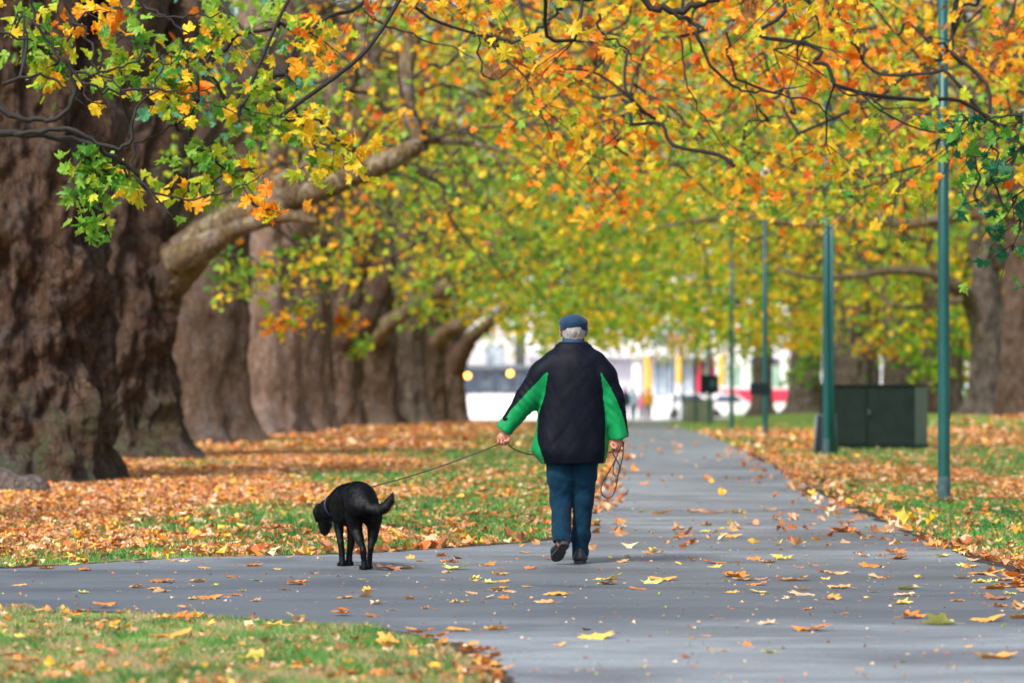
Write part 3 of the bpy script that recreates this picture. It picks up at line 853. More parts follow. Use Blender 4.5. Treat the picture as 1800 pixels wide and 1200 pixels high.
# branch skeletons
def skeleton(key, C):
    x, y, z0, r, h = tree_xy[key]
    nodes = [np.array([x, y, z0+h*.55]), np.array([x, y, z0+h*.75]), np.array([x, y, z0+h*.95])] + list(start_nodes.get(key, []))
    n0 = len(nodes)
    parent = [-1]*n0; plen = [0.0]*n0
    order = np.argsort(np.linalg.norm(C - nodes[1], axis=1))
    for i in order:
        c = C[i]; N = np.array(nodes)
        d = np.linalg.norm(N - c, axis=1) + .3*np.array(plen)
        d = d + np.where(N[:, 2] < c[2]-.3, -.0, .25)
        j = int(d.argmin())
        nodes.append(c); parent.append(j); plen.append(plen[j] + float(np.linalg.norm(nodes[j]-c)))
    cnt = np.ones(len(nodes))
    for i in range(len(nodes)-1, n0-1, -1):
        cnt[parent[i]] += cnt[i]
    rng = np.random.default_rng(hash(key) % 1000 if False else sum(map(ord, key)))
    mb = twigs[key]
    for i in range(n0, len(nodes)):
        a, b = nodes[parent[i]], nodes[i]
        kr = .0065 if y < 50 else .009
        mxr = .019 if y < 50 else (.04 if y < 62 else .08)
        ra = min(kr*cnt[parent[i]]**.5 + .003, mxr) if parent[i] >= n0 else min(kr*cnt[i]**.5 + .004, mxr)
        rb = min(kr*cnt[i]**.5 + .002, ra)
        L = np.linalg.norm(b-a)
        s = np.linspace(0, 1, 5)[:, None]
        p = a*(1-s) + b*s
        w = rng.normal(0, .075*L, (5, 3)); w[0] = w[-1] = 0
        p = spline(p + w + np.array([0, 0, 1])*(np.sin(s*np.pi)*.08*L), 3)
        mb.tube(p, np.linspace(ra, rb, len(p)), 5, False)
# dark twisting branches of the near left tree and the near right sprig stems
def br(key, pts, d, rads):
    p = spline([P(a, b, d) for a, b in pts], 5)
    p = p + RNG.normal(0, .014, p.shape)
    r = np.interp(np.linspace(0, 1, len(p)), np.linspace(0, 1, len(rads)), rads)
    twigs[key].tube(p, r, 7, True)
    if key in ('N1', 'N2', 'N6'): start_nodes.setdefault(key, []).extend(list(p[::3]))
br('N1', [(-1600, 60), (-700, 140), (-150, 190), (0, 235), (90, 238), (170, 262), (230, 300), (270, 345), (300, 385)], 26, [.12, .09, .05, .032, .028, .022, .015, .009, .004])
br('N1', [(-150, 120), (0, 190), (60, 215), (110, 200), (130, 152), (105, 100), (60, 40), (40, -60)], 26.2, [.03, .026, .022, .02, .016, .014, .012, .01])
br('N1', [(20, 240), (100, 225), (170, 248), (225, 255), (236, 200), (272, 150), (280, 90)], 25.9, [.02, .02, .018, .016, .011, .008, .004])
br('N1', [(105, 100), (140, 140), (190, 160), (260, 155), (330, 165), (380, 150)], 26.1, [.014, .012, .012, .01, .007, .003])
br('N1', [(140, 135), (150, 170), (185, 188), (160, 172)], 26.1, [.009, .008, .004, .003])
br('N1', [(200, 280), (260, 335), (330, 350), (420, 330), (465, 300)], 26, [.012, .01, .008, .006, .003])
br('N1', [(225, -60), (250, 5), (290, 30), (330, 60)], 26, [.015, .014, .012, .006]); br('N1', [(270, 25), (330, 28), (400, 22)], 26, [.01, .009, .004])
br('N1', [(-80, 55), (0, 62), (60, 68)], 26, [.015, .012, .005]); br('N1', [(90, -40), (120, 20), (155, 70), (170, 120), (235, 180)], 26, [.014, .012, .012, .01, .004])
br('N1', [(165, 262), (168, 310), (172, 360), (160, 405)], 26, [.006, .005, .004, .003])
br('N1', [(420, 315), (440, 350), (450, 362)], 26, [.004, .004, .003]); br('N1', [(236, 250), (300, 225), (360, 180), (420, 200), (540, 205)], 27, [.01, .008, .006, .005, .003])
br('N1', [(0, 150), (50, 130), (100, 145), (150, 190)], 26.3, [.016, .013, .01, .004])
br('N1', [(120, 130), (190, 130), (250, 100), (300, 110), (340, 60)], 26.4, [.012, .01, .008, .006, .003])
br('N2', [(2500, -120), (1700, -60), (1330, -30), (1240, 5), (1180, 20), (1120, -5), (1010, -5), (930, -30)], 29, [.12, .06, .035, .028, .03, .03, .025, .02])
br('N2', [(1180, 20), (1215, 40), (1240, 100), (1290, 150), (1340, 160), (1430, 148)], 29, [.02, .016, .014, .012, .009, .004])
br('N2', [(1050, 30), (1060, 60), (1100, 80), (1115, 110)], 29, [.014, .012, .008, .004]); br('N2', [(1275, 60), (1300, 135), (1380, 165), (1440, 185), (1500, 230)], 29.5, [.012, .012, .01, .008, .003])
br('N2', [(830, 60), (870, 65), (920, 70), (960, 40), (985, 10)], 29.5, [.01, .012, .014, .014, .016]); br('N2', [(840, 62), (850, 130), (880, 135), (930, 100)], 29.5, [.01, .01, .008, .004])
br('N2', [(1310, 138), (1330, 200), (1352, 235)], 29.5, [.007, .005, .003]); br('N2', [(1200, 60), (1205, 130), (1230, 190), (1290, 290)], 30, [.009, .007, .006, .003])
br('N2', [(1410, -30), (1440, 40), (1400, 90), (1470, 150)], 30, [.014, .012, .01, .004]); br('N2', [(640, 20), (680, 45), (750, 70), (830, 100)], 29, [.012, .01, .008, .003])
br('N6', [(2400, 260), (2000, 180), (1830, 200), (1760, 205), (1700, 210), (1660, 214)], 27, [.04, .02, .012, .009, .006, .003])
br('N6', [(1860, 195), (1800, 260), (1760, 300), (1720, 355)], 27, [.012, .009, .007, .003]); br('N6', [(1850, 260), (1800, 330), (1770, 380), (1740, 400)], 27, [.01, .008, .006, .003])
br('N6', [(1840, 300), (1800, 400), (1778, 440)], 27, [.008, .006, .003])
br('N3', [(1520, 120), (1560, 230), (1590, 300), (1620, 340), (1630, 460)], 40, [.01, .01, .01, .008, .004]); br('N3', [(1500, 260), (1570, 325), (1590, 360), (1600, 420)], 42, [.012, .012, .01, .004])

for k in keys_all:
    C = allC[own == k]
    if k in ('B1', 'B2'): C = C[::6]
    if k == 'L8': C = C[(C[:, 0] - .028*C[:, 1]) > -11]
    E = np.array([P(px, py, d) for kk, px, py, d, rad, pal in SPRIG if kk == k and rad > 0]).reshape(-1, 3)
    C = np.concatenate([C.reshape(-1, 3), E])
    if len(C): skeleton(k, C)
for k in keys_all:
    root = tree_root[k]; o = np.array(root.location)
    L = leafs[k]
    Vs, Fs, Cs, n0 = [], [], [], 0
    rg = np.random.default_rng(17 + sum(map(ord, k)))
    for det in (0, 1, 2):
        sel = [l for l in L if l[3] == det]
        if not sel: continue
        pos = np.concatenate([l[0] for l in sel]); sz = np.concatenate([l[1] for l in sel]); cc = np.concatenate([l[2] for l in sel])
        V, Fc, nv = leaves_geo(pos, sz*1.15, rand_rot(len(pos), .35, rg), det, .28, rg)
        Vs.append(V); Fs.append(Fc + n0); Cs.append(np.repeat(cc, nv, 0)); n0 += len(V)
    if Vs:
        mk('crown', np.concatenate(Vs) - o, np.concatenate(Fs), M_LEAF, root, False, np.concatenate(Cs))
    if twigs[k].n:
        b = twigs[k].build('branches', M_TWIG if k in ('N1', 'N2', 'N6') else M_TWIGB, root, True)
        b.data.transform(__import__('mathutils').Matrix.Translation(-Vector(o)))
print('leaves', sum(len(l[0]) for k in leafs for l in leafs[k]), 'clusters', len(allC), len(C1), len(C2), len(C3))

# ------------------------------------------------------------------ boulder-like root at the far left
def rock():
    s = SDF((-1.0, -.7, -.3), (1.0, .7, .9), .03)
    s.cap((-.4, 0, 0), (.35, 0, -.05), .5, .28, .1, (1.1, .8, 1))
    s.disp(lambda x, y, z: .06*fbm(x*3, y*3, z*2, 4, 4))
    V, Q = s.mesh(1)
    d = gd(25, 868)
    x = wx(-15, d)
    o = mk('tree_stump', V, Q, M_BARKG)
    o.location = (x, d, float(zg(x, d)))
    tag(o, 'rounded grey root stump at the far left edge in front of the nearest trunk', 'stump')
rock()

# ------------------------------------------------------------------ grass blades and litter (stuff)
def blades(name, x, y, hmin, hmax, w, seed, dry=.3):
    rg = np.random.default_rng(seed); n = len(x)
    h = rg.uniform(hmin, hmax, n)*(1 + .5*np.clip(fbm(x*2, y*2, 0, 12), -.6, 1)); a = rg.uniform(0, 6.28, n); ln = rg.uniform(.1, .9, n)*h
    z = zg(x, y)
    b = np.stack([x, y, z], 1); sd = np.stack([-np.sin(a), np.cos(a), 0*a], 1)*w[:, None]*.5
    dr = np.stack([np.cos(a+1.2)*ln, np.sin(a+1.2)*ln, h], 1)
    md = b + dr*np.array([.35, .35, .6])
    V = np.stack([b-sd, b+sd, md+sd*.8, md-sd*.8, b+dr], 1).reshape(-1, 3)
    i = np.arange(n)[:, None]*5
    F4 = i + np.array([[0, 1, 2, 3]]); F3 = i + np.array([[3, 2, 4]])
    mixn = np.clip(.4 + .7*fbm(x*2.3, y*1.2, 0, 55) + rg.normal(0, .3, n), 0, 1)[:, None]
    g = np.array([.025, .17, .035])*(1-mixn) + np.array([.17, .38, .08])*mixn
    isdry = (rg.random(n) < dry*np.clip(.7 + 1.5*fbm(x*7, y*5, 3, 66, 4) + .5*fbm(x*1.2, y*.8, 3, 67), .1, 2.0))[:, None]
    c = np.where(isdry, np.array([.52, .42, .22]), g)*rg.uniform(.5, 1.3, (n, 1))
    tag(mk(name, V, [F4, F3], M_GRASSBLADE, None, False, np.repeat(c, 5, 0)), 'short green lawn grass with dry blades', 'grass', kind='stuff')
def cand(n, y0, y1, seed, xl=-1.25, xr=1.1):
    rg = np.random.default_rng(seed)
    y = y0*(y1/y0)**rg.random(n)
    x = (rg.uniform(900*xl, 900*xr, n))/F*y
    return x, y, rg
x, y, rg = cand(210000, 13.5, 21.5, 1, -1.1, .2)
m = ~on_path(x, y, -.08) & ~on_path(x, y-.2, 0) & ~on_path(x, y+.12, 0) & (x < path_left(y)+.1) & (fbm(x*3, y*3, 1, 90) > -.5)
x, y = x[m], y[m]
blades('grass', x, y, .012, .05, rg.uniform(.002, .0045, len(x)), 2, .5)
x, y, rg = cand(230000, 21, 80, 3, -1.1, 1.1)
m = ~on_path(x, y, -.08) & ~on_path(x, y-.2, 0) & ~on_path(x, y+.12, 0)
c = litter_cover(x, y)
m &= rg.random(len(x)) > c*.75
x, y = x[m], y[m]
blades('grass', x, y, .02, .06, .003 + .00025*y, 4, .15)

LITTER_PAL = (['LT', 'LO', 'LC', 'LB', 'LR', 'LY', 'A'], [5, 2.6, 1.9, 2.6, 1.2, .9, .35])
def litter_mesh(x, y, size, det, seed, name, curl=.4, pal=LITTER_PAL, lift=.012, label='brown and orange fallen leaves', up=1.6):
    rg = np.random.default_rng(seed); n = len(x)
    R = rand_rot(n, up, rg)
    z = zg(x, y) + lift + rg.uniform(0, .02, n)
    V, Fc, nv = leaves_geo(np.stack([x, y, z], 1), size, R, det, curl, rg, .13)
    col = pick(*pal, n, rg, .3)
    return tag(mk(name, V, Fc, M_LITTER, None, False, np.repeat(col, nv, 0)), label, 'leaf litter', kind='stuff')
x, y, rg = cand(260000, 21, 62, 5, -1.1, 1.1)
c = litter_cover(x, y)
m = ~on_path(x, y, 0) & (rg.random(len(x)) < c**1.6 * np.clip(y/45, .25, 1))
x, y = x[m], y[m]
print('litter', len(x))
litter_mesh(x, y, rg.uniform(.04, .10, len(x)), 1, 6, 'leaf_litter', .3, up=3.2)
x, y, rg = cand(60000, 60, 130, 7, -1.1, 1.1)
c = litter_cover(x, y)
m = ~on_path(x, y, 0) & (rg.random(len(x)) < c)
x, y = x[m], y[m]
litter_mesh(x, y, rg.uniform(.08, .15, len(x)), 0, 8, 'leaf_litter', .4)

x, y, rg = cand(9000, 13.5, 21, 15, -1.1, .2)
m = ~on_path(x, y, 0) & (x < path_left(y)) & (rg.random(len(x)) < .12 + .25*(fbm(x*1.5, y*1.2, 0, 71) > .1))
x, y = x[m], y[m]
litter_mesh(x, y, rg.uniform(.015, .06, len(x)), 1, 16, 'leaf_litter', .4, lift=.01)
# crumbs and far leaves on the path
x, y, rg = cand(2600, 13.5, 60, 9, -1.1, 1.1)
m = on_path(x, y, .05)
x, y = x[m], y[m]
litter_mesh(x, y, rg.uniform(.008, .03, len(x)), 0, 10, 'leaf_crumbs', .4, (['B', 'T', 'C', 'YG', 'R'], [3, 3, 3, 1, 1]), .006, 'small dry leaf crumbs on the path', 4)
x, y, rg = cand(1800, 26, 150, 12, -1.1, 1.1)
m = on_path(x, y, .05) & (fbm(x*.8, y*.35, 0, 31) > -.15)
x, y = x[m], y[m]
litter_mesh(x, y, rg.uniform(.05, .11, len(x)), 1, 13, 'leaf_litter', .4, lift=.02)
# edge drifts along the path borders
def edge_drift(n, seed, side, y0, y1, w):
    rg = np.random.default_rng(seed)
    y = y0*(y1/y0)**rg.random(n)
    e = (path_right(y) if side > 0 else path_left(y))
    x = e + side*rg.normal(.05, w, n)
    m = fbm(y*1.5, y*0, 0, seed) > -.1
    return x[m], y[m]
for sd, side, y0, y1, n, w in ((21, 1, 18, 60, 520, .22), (22, -1, 24.6, 60, 420, .2)):
    x, y = edge_drift(n, sd, side, y0, y1, w)
    litter_mesh(x, y, np.random.default_rng(sd).uniform(.06, .14, len(x)), 1, sd+40, 'leaf_litter', .6, lift=.02)

# ------------------------------------------------------------------ individual fallen leaves
leaf_kinds = [('golden_leaf', 'FA', 'golden'), ('orange_leaf', 'FO', 'orange'), ('yellow_leaf', 'FY', 'yellow'), ('pale_leaf', 'LC', 'pale tan'), ('brown_leaf', 'B', 'brown'), ('tan_leaf', 'T', 'tan'), ('lime_leaf', 'FL', 'lime yellow')]
protos = []
rgl = np.random.default_rng(77)
for nm, pk, word in leaf_kinds:
    for v in range(4):
        V0, F0 = leaf_template(2)
        V = V0.copy(); V[:, 1] -= .4
        r2 = (V[:, 0]**2*1.3 + V[:, 1]**2*.7)
        c1, c2 = rgl.uniform(.1, .55), rgl.uniform(-.15, .35)
        V[:, 2] = .03 + c1*np.abs(V[:, 0])**1.6 + c2*V[:, 1]**2 + rgl.normal(0, .045, len(V))
        V[:, 2] -= V[:, 2].min() - .005
        n = len(V)
        st, sf, s3 = tube_geo([(0, -.4, V[:, 2].mean()*.6), (.03, -.6, .04), (.05, -.85, .02)], [.012, .01, .012], 3, False)
        col = np.array(PAL[pk])*rgl.uniform(.85, 1.1)
        C = np.repeat(col[None], n + len(st), 0); C[:n] *= rgl.uniform(.85, 1.1, (n, 1)); C[0] *= .8
        me = mk('fallen_leaf', np.concatenate([V, st]), [F0, sf + n], M_LITTER, None, False, np.clip(C, 0, .95))
        me['label'] = 'x'
        protos.append((me, word))
free = [p for p in protos]
n_ind = [0]
def put_leaf(i, x, y, size, where, label=None):
    me, word = protos[i]
    if i in used_proto:
        o = me.copy(); COL.objects.link(o)
    else:
        o = me; used_proto.add(i)
    if 'grass' in where: size *= .8
    o.location = (x, y, float(zg(x, y)) + (.009 if 'path' in where else .02))
    o.rotation_euler = (rgl.normal(0, .12), rgl.normal(0, .12), rgl.uniform(0, 6.28))
    size *= .78
    o.scale = (size, size*rgl.uniform(.75, 1.1), size*rgl.uniform(.5, 1.0))
    tag(o, label or f'{word} fallen plane leaf lying on the {where}', 'leaf', f'{word} fallen leaves on the {where}')
    n_ind[0] += 1
used_proto = set()
def gp(px, py):
    d = gd(px, py); return wx(px, d), d
# clearly visible leaves of the photograph
K = {'golden': 0, 'orange': 4, 'yellow': 8, 'pale tan': 12, 'brown': 16, 'tan': 20, 'lime yellow': 24}
hand = [(1048, 1124, 'yellow', .17, 'golden yellow leaf with a stalk on the near path, bottom centre'), (1425, 1110, 'orange', .19, 'big folded orange leaf alone on the near path'),
 (1750, 1158, 'golden', .19, 'crumpled golden leaf in the bottom right corner'), (1603, 1088, 'orange', .15, 'upturned orange leaf beside the long lime leaf'),
 (1648, 1099, 'lime yellow', .19, 'long lime leaf lying flat at lower right'), (1735, 1094, 'golden', .16, 'golden leaf near the right edge, right of the long lime leaf'),
 (1790, 1088, 'golden', .16, 'golden leaf cut by the right edge of the path'), (1345, 1098, 'pale tan', .13, 'pale tan leaf left of the big folded orange one'),
 (800, 1002, 'lime yellow', .18, 'pale lime leaf on the path right of the dog'), (860, 995, 'orange', .12, None), (880, 1012, 'golden', .11, None), (885, 1024, 'golden', .1, None), (877, 1039, 'tan', .12, None),
 (978, 1047, 'golden', .17, None), (958, 1061, 'tan', .12, None), (1068, 1020, 'yellow', .18, 'yellow leaf heaped on a brown one below the walking man'), (1070, 1028, 'brown', .15, None), (1165, 1022, 'golden', .17, None), (1145, 1027, 'lime yellow', .13, None),
 (1255, 991, 'orange', .17, None), (1350, 990, 'tan', .15, None), (1375, 985, 'yellow', .15, None), (1290, 1015, 'orange', .2, None), (1310, 1022, 'tan', .16, None), (1330, 1030, 'orange', .12, None), (1333, 1044, 'lime yellow', .13, None), (1395, 1022, 'tan', .2, None), (1475, 1035, 'tan', .16, None), (1465, 1055, 'golden', .12, None), (1408, 1047, 'pale tan', .15, None),
 (1530, 998, 'orange', .16, None), (1470, 1010, 'tan', .16, None), (1545, 1017, 'tan', .13, None), (1593, 1037, 'lime yellow', .16, None), (1590, 1049, 'pale tan', .13, None), (1585, 1063, 'yellow', .12, None), (1700, 997, 'lime yellow', .14, None), (1720, 1025, 'yellow', .12, None), (1750, 1055, 'brown', .16, None), (1755, 1068, 'orange', .1, None), (1745, 1037, 'orange', .15, None), (1682, 1058, 'golden', .08, None),
 (1575, 975, 'orange', .17, None), (1580, 984, 'brown', .15, None), (1655, 980, 'lime yellow', .14, None), (1480, 936, 'orange', .24, 'bright orange leaf pile on the path below the first lamp post'), (1290, 930, 'golden', .14, None), (1285, 946, 'golden', .17, None), (1165, 904, 'golden', .2, None), (1220, 900, 'tan', .22, None), (1255, 902, 'orange', .2, None), (1295, 903, 'yellow', .2, None), (1350, 898, 'tan', .14, None), (1418, 898, 'yellow', .13, None), (1455, 897, 'orange', .2, None), (1395, 908, 'tan', .15, None),
 (1240, 925, 'tan', .15, None), (1140, 975, 'orange', .1, None), (1190, 945, 'brown', .14, None), (1155, 974, 'tan', .12, None), (1090, 990, 'tan', .12, None), (923, 973, 'tan', .1, None), (525, 1028, 'brown', .17, None), (522, 1026, 'orange', .14, None), (446, 996, 'orange', .13, None), (80, 1001, 'orange', .14, None), (148, 1004, 'orange', .12, None), (287, 1025, 'brown', .15, None), (370, 1054, 'orange', .14, None), (608, 1053, 'golden', .1, None), (640, 1050, 'tan', .12, None), (240, 1034, 'tan', .1, None), (283, 1042, 'tan', .12, None), (450, 1058, 'tan', .08, None), (348, 1024, 'tan', .11, None), (680, 1003, 'brown', .2, 'large flat brown leaf on the path right of the dog\'s hind paws'), (710, 1001, 'tan', .15, None), (870, 1108, 'golden', .12, None), (805, 1110, 'golden', .12, None), (645, 1040, 'golden', .1, None), (660, 1063, 'pale tan', .1, None), (800, 1060, 'tan', .08, None), (830, 1045, 'tan', .08, None), (720, 1055, 'tan', .08, None), (790, 990, 'orange', .12, None), (775, 979, 'orange', .1, None), (700, 965, 'golden', .1, None),
 (1510, 1180, 'tan', .04, None), (1240, 1120, 'tan', .05, None), (1247, 1145, 'golden', .05, None), (940, 1182, 'tan', .05, None), (1770, 1032, 'orange', .17, None), (1760, 1020, 'tan', .2, None), (1785, 1016, 'orange', .2, None), (1740, 1012, 'golden', .18, None), (1795, 1030, 'brown', .18, None), (1720, 1010, 'orange', .14, None), (1690, 1018, 'tan', .1, None)]
for px, py, w, s, lab in hand:
    x, y = gp(px, py)
    put_leaf(K[w] + int(rgl.integers(4)), x, y, s*1.12, 'asphalt path', lab)
hand_g = [(485, 1107, 'yellow', .2, 'crisp yellow leaf standing up in the near grass'), (300, 1128, 'golden', .25, 'largest golden leaf in the near grass, lower left'), (325, 1092, 'orange', .22, 'folded orange leaf at the top of the near grass'), (185, 1070, 'orange', .16, None),
 (85, 1112, 'brown', .15, None), (50, 1128, 'yellow', .15, None), (130, 1086, 'orange', .14, None), (170, 1098, 'tan', .14, None), (285, 1092, 'golden', .12, None), (360, 1090, 'tan', .14, None), (325, 1072, 'golden', .1, None), (600, 1084, 'orange', .13, None), (640, 1108, 'golden', .15, None), (680, 1138, 'golden', .2, 'golden leaf with pointed lobes at the right of the near grass'), (655, 1110, 'tan', .1, None), (440, 1166, 'yellow', .18, None), (300, 1148, 'orange', .1, None), (590, 1163, 'orange', .13, None), (415, 1155, 'pale tan', .12, None), (370, 1165, 'orange', .1, None), (215, 1110, 'yellow', .14, None), (10, 1160, 'orange', .15, None), (745, 1118, 'orange', .16, None), (765, 1126, 'orange', .16, None), (720, 1112, 'golden', .1, None), (830, 1150, 'orange', .18, None), (845, 1160, 'tan', .18, None), (855, 1172, 'golden', .17, None), (860, 1150, 'orange', .16, None), (840, 1182, 'brown', .14, None), (870, 1162, 'orange', .14, None), (820, 1140, 'golden', .14, None), (880, 1183, 'golden', .15, None), (800, 1190, 'golden', .1, None), (150, 1160, 'tan', .1, None), (520, 1180, 'golden', .1, None), (240, 1165, 'tan', .1, None), (100, 1150, 'tan', .1, None), (520, 1090, 'yellow', .12, None), (60, 1078, 'tan', .14, None), (30, 1072, 'orange', .12, None), (700, 1180, 'tan', .1, None), (460, 1175, 'brown', .1, None), (745, 1160, 'tan', .12, None)]
for px, py, w, s, lab in hand_g:
    x, y = gp(px, py)
    put_leaf(K[w] + int(rgl.integers(4)), x, y, s*1.1, 'near grass', lab)
tries = 0
while n_ind[0] < 292 and tries < 5000:
    tries += 1
    y = 15*(2.2)**rgl.random(); x = rgl.uniform(-900, 900)/F*y
    if not on_path(x, y, .1): continue
    if y < 20 and rgl.random() < .8: continue
    put_leaf(int(rgl.integers(28)), x, y, rgl.uniform(.03, .12), 'asphalt path')
for i in range(28):
    if i not in used_proto:
        put_leaf(i, *gp(1000 + 20*i, 1000), .05, 'asphalt path')

# ------------------------------------------------------------------ lamp posts
M_POST = plain('teal_paint', (.0, .062, .064), .4, var=.15, scale=3)
M_POSTW = plain('worn_paint', (.03, .075, .085), .7, var=.5, scale=14)
M_LAMPG = plain('lamp_grey', (.5, .55, .58), .4)
M_BOARD = plain('sign_board', (.004, .012, .016), .5, spec=.2)
def lamp_post():
    r = empty('lamp_post', (0, 0, 0))
    s = MB(); s.tube([(0,0,-.1),(0,0,.02),(0,0,2.4),(0,0,5.8)], [.066, .065, .060, .05], 20); s.build('pole', M_POST, r, True)
    b = MB(); b.tube([(0,0,-.06),(0,0,.0),(0,0,.10),(0,0,.26)], [.0705, .0702, .0685, .0668], 20, False); b.build('scuffed_base', M_POSTW, r, True)
    a = MB(); a.tube([(.056, 0, .85), (.060, 0, .87), (.060, 0, 1.0), (.056, 0, 1.02)], [.006, .012, .012, .006], 8)
    a.build('access_hatch', M_POST, r, True)
    h = MB(); h.tube([(0,0,5.8),(0,0,5.84),(0,0,5.95),(0,0,6.06),(0,0,6.1)], [.06, .09, .13, .12, .02], 20); h.build('lamp_head', M_LAMPG, r, True)
    return r
def copy_tree(o, parent=None):
    c = o.copy(); COL.objects.link(c); c.parent = parent
    for ch in list(o.children): copy_tree(ch, c)
    return c
lp = lamp_post()
post_px = [1659, 1453, 1345, 1286, 1247, 1222, 1200, 1184]
plab = ['nearest and tallest teal lamp post at the right', 'teal lamp post with a litter bin at its foot, second nearest', 'teal lamp post with a small dark board, third nearest',
        'slim teal lamp post, fourth from the right', 'teal lamp post carrying a square dark sign, fifth from the right', 'distant teal lamp post, sixth from the right', 'distant teal lamp post, seventh from the right', 'farthest lamp post, by the olive cabinet']
posts = []
for i, px in enumerate(post_px):
    d = 36*589/(px-1070.0)
    o = lp if i == 0 else copy_tree(lp)
    x = wx(px, d)
    o.location = (x, d, float(zg(x, d)))
    o.rotation_euler[2] = 0
    if i == 0: o.scale = (1.0, 1.0, 1)
    tag(o, plab[i], 'lamp post', 'teal lamp posts along the right of the path')
    posts.append(o)
# the second pole strapped to the second lamp post, its bin, and the boards
s = MB(); s.tube([(0,0,-.1),(0,0,1.6),(0,0,5.6)], [.040, .036, .026], 16); q = s.build('conduit', M_POST, posts[1], True); q.location = (.088, -.02, 0)
posts[1].scale = (1, 1, 1)
s = MB(); s.box((-.13, -.075, 1.06), (.44, .02, .26), bev=.004); s.build('notice_board', M_BOARD, posts[2])
s = MB(); s.box((0, -.075, 1.42), (.66, .03, .62), bev=.005); sb = s.build('sign', M_BOARD, posts[4])
s = MB()
for cx in (.05, .14):
    a = np.linspace(0, 2*np.pi, 13)
    s.tube(np.stack([cx + .035*np.cos(a), np.full(13, -.095), 1.44 + .12*np.sin(a)], 1), .01, 4, False)
s.build('sign_emblem', plain('emblem_blue', (.10, .22, .30), .5), sb)

# bin
def litter_bin():
    d = 55.4; x = wx(1454, d); d += .3; r = empty('litter_bin', (x, d, float(zg(x, d))))
    M = plain('bin_navy', (.006, .010, .022), .45); ME = plain('bin_edge', (.12, .17, .22), .5)
    prof = [(0, .17), (.02, .175), (.60, .145), (.64, .145), (.645, .125), (.52, .12)]
    s = MB(); s.tube([(0, 0, z) for z, _ in prof], [q for _, q in prof], 24, True); s.build('body', M, r, True)
    for sx in (-1, 1):
        e = MB(); e.tube([(sx*.178, -.02, 0), (sx*.15, -.02, .66)], [.02, .018], 8); e.build('side_rail', ME, r, True)
    e = MB(); a = np.linspace(0, 2*np.pi, 25); e.tube(np.stack([.15*np.cos(a), .15*np.sin(a), 0*a+.65], 1), .01, 6, False); e.build('rim', ME, r, True)
    tag(r, 'navy tapered litter bin standing against the second lamp post', 'bin')
litter_bin()

# cabinet
def cabinet():
    d = 60.0
    pl, pr = 1440, 1628
    W = (pr-pl)/F*d; x = wx((pl+pr)/2, d); z = float(zg(x, d))
    ztop = CAMZ + (705-677)/F*d; zbot = CAMZ - (783-705)/F*d
    r = empty('utility_cabinet', (x, d, zbot))
    H = ztop - zbot + .0
    MF = plain('cabinet_dark_green', (.0045, .0125, .0105), .6, var=.3, scale=5, spec=.15); MS = plain('cabinet_green_lit', (.07, .13, .10), .55, var=.12, scale=3)
    MW = plain('cabinet_weathered', (.28, .33, .36), .7)
    # front wide face turned slightly, side face's sky light painted in as paler green
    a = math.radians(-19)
    fw, dp = 1.70, 1.15
    ca, sa = math.cos(a), math.sin(a)
    def R(u, v): return (u*ca - v*sa, u*sa + v*ca)
    s = MB()
    c0 = (-W/2, 0)                       # front left corner
    def pt(u, v, zz): q = R(u, v); return (c0[0]+q[0], c0[1]+q[1], zz)
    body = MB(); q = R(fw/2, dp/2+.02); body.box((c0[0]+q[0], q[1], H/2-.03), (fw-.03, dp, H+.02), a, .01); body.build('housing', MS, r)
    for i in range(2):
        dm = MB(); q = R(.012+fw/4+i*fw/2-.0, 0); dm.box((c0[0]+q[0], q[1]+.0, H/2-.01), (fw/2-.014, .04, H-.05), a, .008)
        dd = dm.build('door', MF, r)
        if i == 1:
            hd = MB(); q = R(fw/2+.06, -.045); hd.box((c0[0]+q[0], q[1], H*.55), (.04, .05, .10), a, .008)
            hd.build('handle', plain('handle_steel', (.04, .06, .055), .5, spec=.2), dd)
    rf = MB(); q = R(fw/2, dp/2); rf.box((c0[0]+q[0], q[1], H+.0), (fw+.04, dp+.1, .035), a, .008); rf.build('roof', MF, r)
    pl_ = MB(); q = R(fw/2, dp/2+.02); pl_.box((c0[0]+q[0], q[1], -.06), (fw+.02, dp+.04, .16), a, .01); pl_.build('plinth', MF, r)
    tag(r, 'large dark green two-door utility cabinet on the leafy lawn', 'cabinet')
cabinet()
def cabinet2():
    d = 150.0; x = wx(1229, d); z = float(zg(x, d))
    r = empty('utility_cabinet', (x, d, z))
    M = plain('olive_paint', (.12, .15, .10), .6)
    s = MB(); s.box((0, 0, .47), (1.28, .7, .98), 0, .02); s.build('housing', M, r)
    for i in (-1, 1):
        t = MB(); t.box((i*.31, -.36, .5), (.58, .03, .82), 0, .01); t.build('door', plain('olive_door', (.16, .18, .13), .6), r)
    t = MB(); t.box((0, 0, .985), (1.36, .78, .04), 0, .01); t.build('roof', plain('olive_dark', (.03, .06, .05), .6), r)
    tag(r, 'small olive grey cabinet beside the far lamp posts', 'cabinet')
cabinet2()

